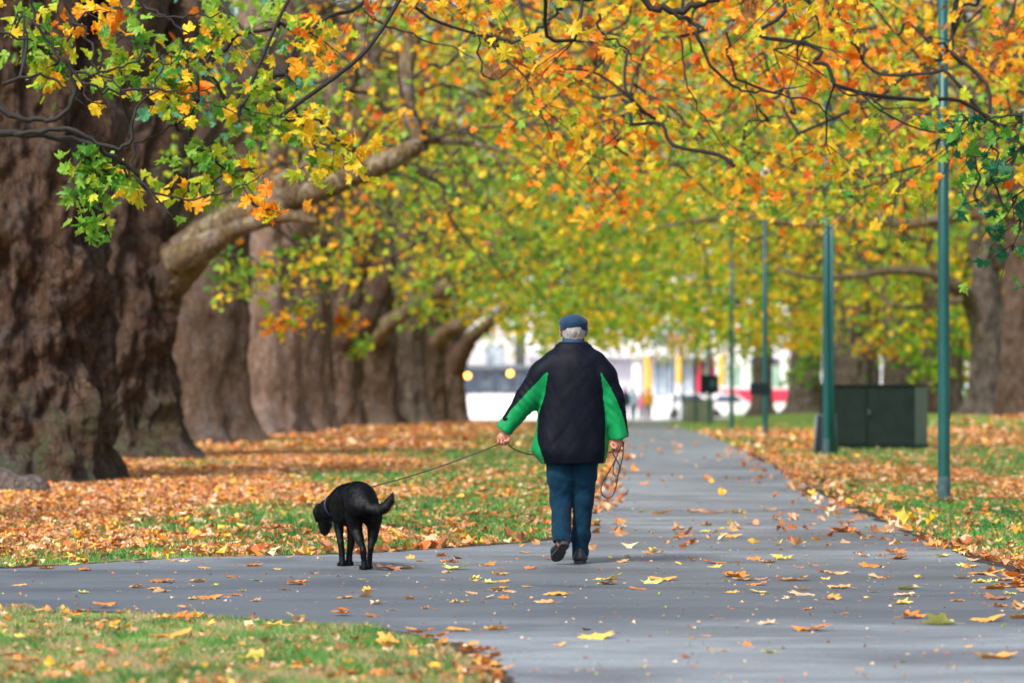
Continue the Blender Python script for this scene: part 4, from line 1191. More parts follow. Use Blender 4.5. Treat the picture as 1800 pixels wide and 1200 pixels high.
# ------------------------------------------------------------------ the street at the end
M_CONC = plain('pale_paving', (.52, .51, .50), .8, scale=.8)
M_WHITE = plain('white_paint', (.78, .78, .78), .5, scale=1)
M_GLASS = plain('window_glass', (.30, .37, .47), .12, scale=1.5, var=.5)
M_DGLASS = plain('dark_glass', (.08, .10, .16), .15, scale=1.2, var=.5)
M_RED = plain('red_paint', (.68, .04, .10), .4, scale=1)
M_BAN = plain('banner_orange', (.85, .42, .07), .7, scale=2)
M_LAV = plain('lavender_grey_panel', (.62, .60, .70), .6, scale=.6)
def street():
    ys = np.unique(np.concatenate([np.arange(178, 250, 1.0)]))
    xs = np.array([-60, -20, -8, 0, 8, 20, 60.0])
    X, Y = np.meshgrid(xs, ys); Z = zg(X, Y) + .02
    # kept flush over the raised lawn on the right
    n = len(xs); i = np.arange(len(ys)-1)[:,None]*n + np.arange(n-1)[None,:]
    V = np.stack([X, Y, np.interp(Y, _ty, _tz) + .4*sstep(4.5, 10, X-.028*Y)*1.0 + .02], -1).reshape(-1, 3)
    tag(mk('street', V, np.stack([i, i+1, i+n+1, i+n], -1).reshape(-1, 4), M_CONC), kind='structure')
street()
def zt(py, d): return CAMZ + (705-py)/F*d
def building():
    d = 222.0; x0, x1 = wx(925, d), wx(1480, d); z = float(zg(x0, d)) + .02
    r = empty('shop_building', ((x0+x1)/2, d, z)); W = x1-x0
    def B(nm, pxa, pxb, pya, pyb, dep, m, off=0.0, par=None):
        xa, xb = wx(pxa, d)-(x0+x1)/2, wx(pxb, d)-(x0+x1)/2
        za, zb = zt(pyb, d)-z, zt(pya, d)-z
        s = MB(); s.box(((xa+xb)/2, off, (za+zb)/2), (xb-xa, dep, zb-za), 0, .01)
        return s.build(nm, m, par or r)
    s = MB(); s.box((0, 4.1, 4.4), (W, 7.8, 8.8)); s.build('wall', plain('pale_wall', (.78, .77, .80), .7, scale=.5), r)
    s = MB(); s.box((0, 3.9, 8.95), (W+.6, 9, .25)); s.build('roof', M_WHITE, r)
    s = MB(); s.box((0, -.4, zt(622, d)-z), (W, 1.4, .5)); s.build('fascia', M_LAV, r)
    for i, (a, b, m) in enumerate([(1056, 1106, M_LAV), (1150, 1180, M_GLASS), (1204, 1224, M_GLASS), (1228, 1258, M_DGLASS), (1284, 1302, M_GLASS), (1320, 1370, M_DGLASS), (960, 1000, M_GLASS), (1010, 1050, M_GLASS)]):
        w = B('window', a, b, 634, 694, .12, m, .16)
        B('mullion', (a+b)/2-1, (a+b)/2+1, 634, 694, .1, M_WHITE, .05, w)
    for a, b in ((1111, 1124), (1305, 1316), (1002, 1010)): B('column', a, b, 610, 738, .5, M_WHITE, -.5)
    for a, b in ((1152, 1178), (1280, 1340)): B('upper_window', a, b, 575, 605, .1, M_GLASS, .16)
    for a, b in ((1172, 1194), (1200, 1222)): B('sign', a, b, 590, 610, .12, plain('pink_red_sign', (.75, .22, .24), .6, scale=1), -.2)
    for a, b in ((1222, 1232), (1276, 1283), (1246, 1254)): B('red_panel', a, b, 632, 690, .14, M_RED, -.1)
    tag(r, 'pale two-storey shop building with columns and red signs across the far street', 'building')
building()
def banner(px, w, ya, yb, d, lab):
    x = wx(px, d); z = float(zg(x, d)); r = empty('street_banner', (x, d, z))
    s = MB(); s.tube([(0,0,-.1),(0,0,zt(ya, d)-z+.3)], [.05, .04], 10); s.build('pole', M_WHITE, r, True)
    zz0, zz1 = zt(yb, d)-z, zt(ya, d)-z; W = w/F*d
    n = 14; V = []
    for i in range(n+1):
        t = i/n; yo = -.07 - .04*math.sin(t*5+px)
        for sx in (-.5, .5): V.append((sx*W, yo, zz0+(zz1-zz0)*t))
        for sx in (-.5, .5): V.append((sx*W, yo-.02, zz0+(zz1-zz0)*t))
    Q = []
    for i in range(n):
        a = i*4; b = a+4
        Q += [(a, a+1, b+1, b), (a+3, a+2, b+2, b+3), (a+2, a, b, b+2), (a+1, a+3, b+3, b+1)]
    mk('cloth', V, np.array(Q), M_BAN, r, True)
    tag(r, lab, 'banner', 'orange street banners')
banner(1139, 13, 626, 690, 190, 'orange banner above the orange-jacketed person, leftmost of three')
banner(1194, 11, 626, 673, 195, 'orange banner in the middle of the three, left of the square dark sign')
banner(1268, 11, 624, 675, 200, 'rightmost orange banner, beside the red and white tram')

def tram():
    d = 204.0; xa, xb = wx(1262, d), wx(1389, d); x = (xa+xb)/2; z = float(np.interp(d, _ty, _tz)) + .25; L = xb-xa
    r = empty('tram', (x, d, z)); H = zt(622, d)-z; g = zt(741, d) - z
    # side profile with a rounded nose on the right, extruded across its width
    W = 2.4
    prof = [(-L/2, .25), (L/2-.55, .25), (L/2-.25, .5), (L/2-.02, 1.1), (L/2, 1.7), (L/2-.08, 2.5), (L/2-.25, H-.35), (L/2-.5, H-.08), (L/2-.8, H), (-L/2, H)]
    def ext(pr, y0, y1, nm, m, par=r):
        n = len(pr); V = [(a, y0, b) for a, b in pr] + [(a, y1, b) for a, b in pr]
        mb = MB(); c0 = len(V)
        cx = sum(a for a, b in pr)/n; cz = sum(b for a, b in pr)/n
        V += [(cx, y0, cz), (cx, y1, cz)]
        f4 = [(i, (i+1) % n, (i+1) % n+n, i+n) for i in range(n)]
        f3 = [(c0, (i+1) % n, i) for i in range(n)] + [(c0+1, i+n, (i+1) % n+n) for i in range(n)]
        mb.add(V, f3, f4); return mb.build(nm, m, par)
    ext(prof, 0, W, 'body', M_WHITE)
    z1, z2 = zt(706, d)-z, zt(684, d)-z
    ext([(-L/2+.02, z1), (L/2+.0, z1), (L/2+.03, z2), (-L/2+.02, z2)], -.03, W+.03, 'red_band', M_RED)
    for a, b in ((1266, 1280), (1286, 1303), (1318, 1338), (1348, 1372)):
        u, v = wx(a, d)-x, wx(b, d)-x
        ext([(u, zt(679, d)-z), (v, zt(679, d)-z), (v, zt(642, d)-z), (u, zt(642, d)-z)], -.02, .03, 'window', plain('tram_glass', (.30, .42, .36), .1, scale=1))
    u, v = wx(1318, d)-x, wx(1370, d)-x
    ext([(u, zt(641, d)-z), (v, zt(641, d)-z), (v, zt(629, d)-z), (u, zt(629, d)-z)], -.04, .03, 'destination_board', plain('board_purple', (.10, .07, .16), .4))
    for u in (-L/2+.9, L/2-1.2):
        for yy in (.1, W-.35):
            w = MB(); a = np.array([(u, yy, .3), (u, yy+.25, .3)]); w.tube(a, [.32, .32], 18); w.build('wheel', plain('tyre', (.02, .02, .02), .8), r)
    tag(r, 'red and white tram with a rounded end standing in the far street', 'tram')
tram()
def car(px, d, lab, mat, L=3.9, hgt=1.5, rz=0.0):
    x = wx(px, d); z = float(np.interp(d, _ty, _tz)) + .02
    r = empty('parked_car', (x, d, z), rz); W = 1.75
    k = hgt/1.5
    pr = [(-L/2, .3), (L/2, .3), (L/2, .62), (L/2-.1, .85), (L/2-.9, .95), (-L/2+.15, .95), (-L/2, .7)]
    cab = [(-L/2+.25, .94), (L/2-1.0, .94), (L/2-1.6, 1.42), (L/2-2.0, 1.5), (-L/2+.9, 1.5), (-L/2+.5, 1.4)]
    def ext(pr, y0, y1, nm, m, par=r):
        n = len(pr); V = [(a, y0, b*k) for a, b in pr] + [(a, y1, b*k) for a, b in pr]
        cx = sum(a for a, b in pr)/n; cz = sum(b for a, b in pr)/n*k
        V += [(cx, y0, cz), (cx, y1, cz)]; c0 = 2*n
        f4 = [(i, (i+1) % n, (i+1) % n+n, i+n) for i in range(n)]
        f3 = [(c0, (i+1) % n, i) for i in range(n)] + [(c0+1, i+n, (i+1) % n+n) for i in range(n)]
        return MB().add(V, f3, f4).build(nm, m, par)
    b = ext(pr, 0, W, 'body', mat); ext(cab, .12, W-.12, 'cabin', mat)
    ext([(-L/2+.6, .98), (L/2-1.25, .98), (L/2-1.7, 1.38), (-L/2+.85, 1.38)], .10, .13, 'window', M_DGLASS)
    ext([(L/2-.02, .6), (L/2+.02, .6), (L/2+.02, .75), (L/2-.02, .75)], .1, .5, 'headlight', M_GLASS)
    for u in (-L/2+.75, L/2-.75):
        for yy in (-.02, W-.2):
            w = MB(); w.tube([(u, yy, .31), (u, yy+.22, .31)], [.31, .31], 18); w.build('wheel', plain('tyre', (.02, .02, .02), .8), r)
    tag(r, lab, 'car')
car(1222, 197, 'white parked car left of the square dark sign', plain('car_white', (.75, .76, .78), .3, scale=1), 1.9*2, 1.55)
car(1292, 199, 'white parked car in front of the tram', plain('car_white', (.78, .76, .78), .3, scale=1), 3.6, 1.5)

def pavilion():
    d = 214.0; x0, x1 = wx(780, d), wx(960, d); x = (x0+x1)/2; z = float(np.interp(d, _ty, _tz)) + .02; W = x1-x0
    r = empty('street_pavilion', (x, d, z))
    zt_ = lambda py: zt(py, d)-z
    s = MB(); s.box((0, 2.2, (zt_(650)+.1)/2), (W, 3.6, zt_(650)-.1)); s.build('wall', plain('slate_wall', (.24, .29, .40), .5, scale=.7, var=.4), r)
    s = MB(); s.box((0, 1.2, zt_(645)), (W+.8, 6, .28), 0, .02); s.build('roof', plain('roof_dark', (.12, .14, .17), .6), r)
    for px in (784, 826, 873, 918, 955):
        s = MB(); s.box((wx(px, d)-x, -1.5, zt_(648)/2), (.28, .28, zt_(648)), 0, .01); s.build('column', plain('post_dark', (.04, .06, .10), .5), r)
    for i in range(6):
        u = -W/2 + W*(i+.5)/6
        s = MB(); s.box((u, .36, zt_(672)), (W/6-.25, .08, 1.0), 0, .01); s.build('window', M_GLASS, r)
    tag(r, 'low dark pavilion with columns across the street at the left', 'building')
pavilion()
def em(name, c, st):
    m, nt, b = nmat(name)
    b.inputs['Base Color'].default_value = (*c, 1); b.inputs['Emission Color'].default_value = (*c, 1); b.inputs['Emission Strength'].default_value = st
    return m
for px, py, lab in ((822, 660, 'small warm lit lamp beside the last left trunk'), (897, 656, 'warm lit lamp hanging left of the walking man')):
    d = 186.0; x = wx(px, d); z = zt(py, d)
    r = empty('hanging_lamp', (x, d, z))
    s = MB(); a = np.linspace(-1, 1, 9); s.tube([(0, 0, .16*q) for q in a], [max(.02, .16*math.sqrt(max(0, 1-q*q))) for q in a], 14); s.build('globe', em('lamp_glow', (1.0, .42, .05), 4.0), r, True)
    s = MB(); s.tube([(0,0,.15),(0,0,.2),(0,0,.24)], [.07, .06, .02], 12); s.tube([(0, 0, .24), (0, 0, 4.0)], [.012, .012], 5); s.build('fitting', M_BOARD, r)
    tag(r, lab, 'lamp')
def hoarding():
    d = 200.0; x0, x1 = wx(770, d), wx(960, d); z = float(np.interp(d, _ty, _tz)) + .02; r = empty('white_hoarding', ((x0+x1)/2, d, z))
    n = 5; W = (x1-x0)/n; H = zt(692, d)-z
    for i in range(n):
        s = MB(); s.box((-(x1-x0)/2 + W*(i+.5), 0, H/2-.02*(i % 2)), (W-.03, .08, H), 0, .01); s.build('panel', M_WHITE, r)
    tag(r, 'low white hoarding along the far street at the left', 'barrier')
hoarding()
# far tree line and hills of the city behind: two simple blocks of pale buildings
def block(px0, px1, d, h, mat, lab):
    x0, x1 = wx(px0, d), wx(px1, d); z = .05; r = empty('far_building', ((x0+x1)/2, d, z)); W = x1-x0
    s = MB(); s.box((0, 5, h/2), (W, 10, h)); s.build('wall', mat, r)
    s = MB(); s.box((0, 5, h+.15), (W+.4, 10.6, .3)); s.build('roof', M_WHITE, r)
    nx = int(W/3)
    for i in range(nx):
        for k in range(int(h/3)):
            s = MB(); s.box((-W/2+W*(i+.5)/nx, -.03, 1.6+3*k), (1.5, .1, 1.5), 0, .01); s.build('window', M_GLASS, r)
    tag(r, lab, 'building')
block(620, 905, 262, 9, plain('far_wall', (.55, .55, .57), .8, scale=.4), 'pale far building behind the dark pavilion at the left')
block(1400, 1960, 250, 7, plain('far_wall_grey', (.55, .57, .60), .8, scale=.4), 'pale far building seen between the right-hand trunks')

# ------------------------------------------------------------------ distant pedestrians
def pedestrian(px, d, h, top, legs, lab, face=0, stride=.25, extra=None):
    x = wx(px, d); z = float(zg(x, d)) + .02
    r = empty('person', (x, d, z), face)
    k = h/1.75
    b = SDF((-.45, -.45, -.03), (.45, .45, 1.9), .022)
    b.chain([(0, 0, 1.62), (0, 0, 1.5)], [.10, .085]); b.cap((0, 0, 1.5), (0, 0, 1.36), .055, .07, .03)
    b.chain([(0, 0, 1.35), (0, 0, 1.0), (0, 0, .88)], [.13, .12, .12], .04, (1.2, .8, 1))
    for sx, st in ((-1, stride), (1, -stride)):
        b.chain([(sx*.09, 0, .88), (sx*.09, st*.45, .5), (sx*.09, st*.9, .09), (sx*.09, st*.9+.13, .03)], [.085, .06, .042, .035], .03)
        b.chain([(sx*.19, 0, 1.38), (sx*.24, -st*.3, 1.12), (sx*.25, -st*.6+.05, .88), (sx*.25, -st*.6+.08, .8)], [.055, .045, .034, .036], .03)
    V, Q = b.mesh(1); mk('body', V*k, Q, plain('skin_far', (.45, .27, .19), .6), r)
    j = SDF((-.45, -.4, .7), (.45, .4, 1.6), .022)
    j.chain([(0, 0, 1.36), (0, 0, 1.1), (0, 0, .88)], [.155, .15, .155], .04, (1.2, .85, 1))
    for sx, st in ((-1, stride), (1, -stride)):
        j.chain([(sx*.18, 0, 1.39), (sx*.24, -st*.3, 1.12), (sx*.25, -st*.6+.05, .9)], [.07, .06, .05], .03)
    V, Q = j.mesh(1); mk('jacket', V*k, Q, top, r)
    t = SDF((-.3, -.4, .05), (.3, .4, 1.0), .02)
    for sx, st in ((-1, stride), (1, -stride)):
        t.chain([(sx*.09, 0, .88), (sx*.09, st*.45, .5), (sx*.09, st*.9, .12)], [.105, .08, .065], .03)
    V, Q = t.mesh(1); mk('trousers', V*k, Q, legs, r)
    hr = SDF((-.2, -.2, 1.45), (.2, .2, 1.85), .018); hr.cap((0, -.02, 1.65), (0, -.03, 1.6), .115, .105)
    V, Q = hr.mesh(1); mk('hair', V*k, Q, plain('hair_dark', (.05, .035, .03), .7), r)
    if extra: extra(r, k)
    tag(r, lab, 'person')
M_NAVY = plain('navy_cloth', (.02, .03, .08), .8); M_LBLUE = plain('light_blue_cloth', (.42, .58, .78), .8); M_ORJ = plain('orange_cloth', (.85, .38, .02), .7); M_PINK = plain('pink_cloth', (.75, .15, .30), .8); M_JEAN = plain('blue_jeans', (.04, .10, .22), .8); M_GREYT = plain('grey_trousers', (.20, .20, .24), .8)
def backpack(r, k):
    s = SDF((-.25, -.4, .8), (.25, .0, 1.5), .02); s.cap((0, -.2, 1.3), (0, -.22, 1.05), .13, .15, .02, (1.1, .7, 1))
    V, Q = s.mesh(1); mk('backpack', V*k, Q, M_NAVY, r)
pedestrian(1098, 176, 1.72, M_NAVY, M_JEAN, 'distant person in dark navy with a backpack on the far path', 0, .25, backpack)
pedestrian(1113, 178, 1.68, M_LBLUE, M_JEAN, 'distant person in a light blue top and jeans on the far path', 0, -.28)
pedestrian(1127, 181, 1.45, M_PINK, M_GREYT, 'distant small person in pink between the blue and orange walkers', 0, .2)
pedestrian(1140, 177, 1.66, M_ORJ, M_GREYT, 'distant person in a bright orange jacket on the far path', math.pi, .25)

# ------------------------------------------------------------------ the walking man
MX, MY = wx(1008, 24.0), 24.0
man = empty('person', (MX, MY, float(zg(MX, MY)) + .008))
tag(man, 'elderly man walking away in flat cap, black and green jacket, holding the dog leash', 'man')
def X_(X, Y): return ((X-500)/602.0, (1118-Y)/602.0)
SK = plain('skin', (.36, .15, .10), .5, var=.15, scale=30, bump=.2, bscale=120)
def hand(s, wrist, c, side, k=.008):
    """fist held palm backward, side=+1: thumb towards +x"""
    wx_, wy, wz = wrist; cx, cy, cz = c
    s.cap(wrist, (cx, cy, cz+.012), .026, .030, .02, (1.15, .8, 1))
    s.cap((cx-.018, cy, cz+.01), (cx+.02, cy, cz+.008), .024, .024, .015, (1, .7, 1.1))
    for i, (dx, L, rr) in enumerate([(-.034, .9, .0088), (-.012, 1.05, .0095), (.011, 1.0, .0095), (.033, .85, .0085)]):
        q = dx*side*-1
        fx = cx + q
        s.chain([(fx, cy+.004, cz-.002), (fx*1.0+.001, cy+.002, cz-.030*L), (fx, cy-.020, cz-.040*L), (fx, cy-.031, cz-.026*L), (fx, cy-.027, cz-.012)], [.0105, rr+.001, rr, rr, rr*.9], .004)
    s.chain([(cx+side*.03, cy-.004, cz+.025), (cx+side*.046, cy-.02, cz+.006), (cx+side*.034, cy-.038, cz-.012), (cx+side*.014, cy-.043, cz-.018)], [.014, .0115, .0105, .0095], .006)
LH = (-.494, -.01, .880); RH = (.308, -.01, .832)
LSH = [(-.155, .0, 1.405), (-.322, .0, 1.165), (-.468, -.01, .955)]
RSH = [(.165, .0, 1.405), (.276, .0, 1.150), (.322, -.01, .905)]
# legs: hip, knee, ankle
LL = [(-.105, .0, .86), (-.095, .03, .44), (-.086, -.12, .155)]
RL = [(.085, .0, .86), (.070, .07, .45), (.046, .10, .085)]
b = SDF((-.60, -.28, -.02), (.50, .42, 1.76), .0055)
HC = (.003, .085, 1.63)
b.cap((HC[0], HC[1]-.018, HC[2]+.012), (HC[0], HC[1]+.02, HC[2]+.012), .088, .085, .03, (.88, 1.02, 1.03))       # skull
b.cap((HC[0], HC[1]+.03, HC[2]-.01), (HC[0], HC[1]+.05, HC[2]-.085), .062, .04, .03, (.95, 1, 1))   # jaw
b.cap((HC[0], HC[1]+.10, HC[2]+.005), (HC[0], HC[1]+.122, HC[2]-.022), .011, .015, .012)                      # nose
for sx in (-1, 1):
    b.cap((HC[0]+sx*.031, HC[1]+.09, HC[2]+.028), (HC[0]+sx*.045, HC[1]+.082, HC[2]+.026), .012, .008, .008)     # brow
    b.cap((HC[0]+sx*.03, HC[1]+.092, HC[2]+.008), (HC[0]+sx*.031, HC[1]+.091, HC[2]+.008), .011, .011, .003)     # eye
    b.chain([(HC[0]+sx*.083, HC[1]-.002, HC[2]+.018), (HC[0]+sx*.094, HC[1]-.012, HC[2]+.012), (HC[0]+sx*.091, HC[1]-.01, HC[2]-.012), (HC[0]+sx*.082, HC[1]-.002, HC[2]-.03)], [.008, .009, .008, .007], .006)  # ear
b.cap((HC[0]-.02, HC[1]+.103, HC[2]-.05), (HC[0]+.02, HC[1]+.103, HC[2]-.05), .007, .007, .004)
b.cap((HC[0], .05, 1.58), (0, .01, 1.44), .055, .065, .03)
b.chain([(0, .0, 1.40), (0, 0, 1.15), (0, .0, .92)], [.12, .115, .125], .05, (1.25, .85, 1))
for sh in (LSH, RSH): b.chain(sh, [.05, .042, .03], .02)
b.chain([(-.1, 0, 1.40), (.1, 0, 1.40)], [.06, .06], .04)
hand(b, (-.470, -.01, .945), LH, 1)
hand(b, (.320, -.01, .90), RH, -1)
for L in (LL, RL): b.chain(L, [.085, .055, .038], .02)
V, Q = b.mesh(1); mk('body', V, Q, SK, man)

# jacket ---------------------------------------------------------------
def cloth_folds(x, y, z, s, amp):
    d1 = fbm(x*7 + z*3, y*7, z*3.2 + x*4, s, 4)
    d2 = 1 - np.abs(fbm(x*9 - z*5, y*6, z*5 - x*3, s+9, 2))
    return amp*(d1*.8 + (d2-.6)*.9)
j = SDF((-.60, -.30, .66), (.46, .32, 1.60), .0055)
prof = [  # X_left, X_right, Y, depth, cy
 (428, 572, 188, .085, .035), (418, 584, 205, .095, .03), (398, 606, 226, .115, .015), (378, 628, 245, .125, .005), (366, 640, 275, .135, .0),
 (362, 640, 320, .145, 0), (362, 637, 400, .155, 0), (352, 644, 470, .16, 0), (340, 650, 540, .165, 0), (328, 652, 600, .168, 0), (318, 653, 642, .172, 0), (338, 645, 668, .168, 0), (358, 638, 686, .160, 0), (362, 636, 700, .158, 0)]
rows = []
for a, c, Y, dp, cy in prof:
    xa, z = X_(a, Y); xb, _ = X_(c, Y)
    rows.append((z, (xa+xb)/2, cy, (xb-xa)/2, dp))
j.loft(rows, .0)
j.chain([(-.135, 0, 1.415), (-.215, 0, 1.335), (-.322, 0, 1.165), (-.475, -.01, .955)], [.078, .092, .082, .060], .035)
j.chain([(.150, 0, 1.415), (.215, 0, 1.32), (.278, 0, 1.150), (.326, -.01, .905)], [.078, .088, .076, .062], .035)
# cuffs flare and bunched folds at the elbows
j.cap((-.462, -.01, .975), (-.480, -.01, .947), .062, .064, .006); j.cap((.322, -.01, .925), (.327, -.01, .895), .062, .064, .006)
j.plane_below(.705)
_X, _Y, _Z = np.meshgrid(*j.ax, indexing='ij')
_q = (_X+.489)*-.57 + (_Z-.934)*-.82; j.f = np.where(_X < -.3, np.maximum(j.f, _q), j.f).astype(np.float32)
_q = (_X-.330)*.19 + (_Z-.882)*-.98; j.f = np.where((_X > .262) & (_Z < 1.0), np.maximum(j.f, _q), j.f).astype(np.float32)
del _X, _Y, _Z, _q
j.disp(lambda x, y, z: cloth_folds(x, y, z, 3, .0055) + .004*np.sin(z*90 + x*50 + 3*np.sin(x*20))*np.exp(-((np.abs(x)-.32)/.09)**2)*np.exp(-((z-1.14)/.12)**2))
# vertical centre back drape
j.disp(lambda x, y, z: .004*np.sin(x*38 + 2*np.sin(z*6))*np.exp(-((z-.85)/.15)**2))
V, Q = j.mesh(2)
C = V[Q].mean(1); cx, cyy, cz = C.T
def Xz(pts, z):   # pts (X, Y) -> interpolated x at z
    a = sorted([(X_(X, Y)[1], X_(X, Y)[0]) for X, Y in pts]); return np.interp(z, [q[0] for q in a], [q[1] for q in a])
xe_l = Xz([(392, 305), (378, 400), (357, 470), (346, 560), (350, 610), (372, 668), (376, 690)], cz)
xe_r = Xz([(613, 305), (624, 400), (631, 470), (634, 560), (632, 640), (626, 690)], cz)
wig = .004*fbm(C[:,0]*12, C[:,1]*12, C[:,2]*12, 8, 2)
line_l = Xz([(392, 300), (300, 395), (232, 470), (204, 520), (190, 545), (170, 575)], cz)
line_r = Xz([(613, 303), (655, 370), (688, 440), (714, 500), (728, 560), (745, 590)], cz)
green = ((cx < xe_l + wig) & (cx > line_l + wig) & (cz < 1.345)) | ((cx > xe_r + wig) & (cx < line_r + wig) & (cz < 1.345))
green |= (cx < -.43) & (cz < 1.03) & (cx > line_l-.002)
green |= (cx < -.35) & ((cx+.489)*-.57 + (cz-.934)*-.82 > -.072)
piping = (np.abs(cx - line_r) < .004) & (cz < 1.06) & (cx > .3)
green &= ~piping
def cloth_mat(name, c, c2, rough, wr=14, st=.35, sheen=.2, spec=.12):
    m, nt, bb = nmat(name)
    tc = nt.nodes.new('ShaderNodeTexCoord').outputs['Object']
    n = noise_node(nt, mapping(nt, tc, (9, 9, 4)), 1.0, 5, .6, .5)
    nt.links.new(ramp_nodes(nt, n, [(.3, c), (.7, c2)]), bb.inputs['Base Color'])
    bb.inputs['Roughness'].default_value = rough; bb.inputs['Specular IOR Level'].default_value = spec
    bb.inputs['Sheen Weight'].default_value = sheen
    n2 = noise_node(nt, mapping(nt, tc, (1.0, 1.0, .45)), wr, 6, .6, .8)
    n3 = noise_node(nt, tc, 420, 2, .5)
    b1 = nt.nodes.new('ShaderNodeBump'); b1.inputs['Strength'].default_value = st; b1.inputs['Distance'].default_value = .02
    nt.links.new(n2, b1.inputs['Height'])
    b2 = nt.nodes.new('ShaderNodeBump'); b2.inputs['Strength'].default_value = .3; b2.inputs['Distance'].default_value = .001
    nt.links.new(n3, b2.inputs['Height']); nt.links.new(b1.outputs['Normal'], b2.inputs['Normal'])
    nt.links.new(b2.outputs['Normal'], bb.inputs['Normal'])
    return m
M_JB = cloth_mat('black_nylon', (.0012, .0019, .0055), (.003, .0045, .011), .6, 7, .14, sheen=.0, spec=.10)
M_JG = cloth_mat('green_nylon', (.0, .13, .035), (.002, .22, .065), .5, sheen=.05)
M_TR = cloth_mat('teal_cotton', (.001, .012, .030), (.002, .028, .055), .85, 12, .9, sheen=.03)
jk = mk('jacket', V, Q, None, man, True, None, [M_JB, M_JG], green.astype(int))
# collar
col = MB()
a = np.linspace(0, 2*np.pi, 33)
ring = lambda r1, r2, z, t, cy: np.stack([r1*np.cos(a), cy + r2*np.sin(a), z + t*np.sin(a)], 1)
V1 = [ring(.125, .10, 1.515, .0, .03), ring(.112, .090, 1.545, .0, .035), ring(.098, .080, 1.562, .004, .04), ring(.086, .072, 1.560, .004, .042), ring(.085, .07, 1.52, 0, .04)]
n = 33; VV = np.concatenate(V1)
Qc = np.array([[r*n+i, r*n+i+1, (r+1)*n+i+1, (r+1)*n+i] for r in range(4) for i in range(n-1)])
col.add(VV, [], Qc[:, ::-1]); cb = col.build('collar', M_JB, man, True)
sc = MB(); V1 = [ring(.082, .068, 1.535, .0, .045), ring(.078, .066, 1.578, .0, .052), ring(.072, .062, 1.600, .0, .055), ring(.066, .057, 1.592, .0, .055)]
sc.add(np.concatenate(V1), [], np.array([[r*n+i, r*n+i+1, (r+1)*n+i+1, (r+1)*n+i] for r in range(3) for i in range(n-1)])[:, ::-1])
sc.build('shirt_collar', plain('blue_shirt', (.004, .03, .09), .8), man, True)
tb = MB(); tb.box((-.478, -.052, 1.018), (.035, .03, .022), 0, .006); tb.build('cuff_tab', M_JB, man)
# trousers
t = SDF((-.26, -.26, .05), (.24, .26, .96), .0055)
t.cap((-.075, 0, .88), (.075, 0, .88), .115, .115, .04, (1, .95, 1))
t.chain([(-.098, 0, .84), (-.092, .01, .62), (-.090, .03, .44), (-.086, -.075, .24), (-.084, -.115, .175)], [.110, .092, .076, .064, .066], .03)
t.chain([(.082, 0, .84), (.074, .04, .62), (.068, .07, .45), (.054, .09, .2), (.046, .10, .062)], [.112, .088, .074, .066, .066], .03)
t.disp(lambda x, y, z: cloth_folds(x, y, z, 61, .0085) + .0035*np.sin(z*75 + 30*x + 2*np.sin(z*20))*(np.exp(-((z-.5)/.09)**2) + .9*np.exp(-((z-.16)/.08)**2)))
t.cap((-.088, -.15, .135), (-.088, -.13, .10), .11, .05, .0, (1, 1, .35), True)
Z = t.ax[2][None, None, :]; Xx = t.ax[0][:, None, None]
t.f = np.maximum(t.f, np.where(Xx > -.01, .052 - Z, .150 - Z).astype(np.float32))
V, Q = t.mesh(1); mk('trousers', V, Q, M_TR, man)
# shoes
M_SH = plain('shoe_leather', (.006, .006, .009), .45, var=.3, scale=20, bump=.2); M_SOLE = plain('shoe_sole', (.018, .02, .026), .8, var=.3, scale=40)
def shoe(heel, toe, up, par):
    heel, toe, up = map(np.array, (heel, toe, up)); f = toe-heel; L = np.linalg.norm(f); f = f/L
    up = up - f*np.dot(up, f); up = up/np.linalg.norm(up)
    sd = np.cross(f, up)
    lo = np.minimum(heel, toe) - .09; hi = np.maximum(heel, toe) + .12
    s = SDF(lo, hi, .005)
    p = lambda u, w, v=0: heel + f*u*L + up*w + sd*v
    for v in (-.012, .012):
        s.chain([p(.06, .03, v), p(.35, .03, v*.8), p(.68, .028, v*1.6), p(.92, .024, v)], [.032, .028, .032, .026], .02)
    s.cap(p(.10, .05), p(.12, .085), .036, .036, .02); s.cap(p(.2, .06), p(.55, .04), .034, .028, .02)
    V, Q = s.mesh(1)
    w = (V - heel) @ up
    V = V + up[None]*np.maximum(0, .008 - w)[:, None]
    so = mk('shoe', V, Q, M_SH, par)
    m = MB(); out = []
    for u, hw in [(0, .012), (.03, .026), (.10, .035), (.22, .034), (.38, .030), (.55, .038), (.70, .044), (.84, .040), (.94, .028), (1.0, .008)]:
        out.append((u, hw))
    lp_ = [(u*1.08-.06, hw) for u, hw in out] + [(u*1.08-.06, -hw) for u, hw in out[::-1]]
    nn = len(lp_)
    A = [p(u, .012, v) for u, v in lp_]; Bb = [p(u, -.010 if u < .3 or u > .45 else -.004, v) for u, v in lp_]
    VV = np.array(A + Bb + [p(.45, .012), p(.45, -.006)])
    f4 = [(i, (i+1) % nn, (i+1) % nn + nn, i+nn) for i in range(nn)]
    f3 = [(2*nn, (i+1) % nn, i) for i in range(nn)] + [(2*nn+1, i+nn, (i+1) % nn + nn) for i in range(nn)]
    m.add(VV, f3, f4); m.build('sole', M_SOLE, so)
shoe((.044, .03, .012), (.052, .27, .010), (0, 0, 1), man)
shoe((-.062, -.175, .150), (-.130, .02, .028), (0, .7, 1.0), man)
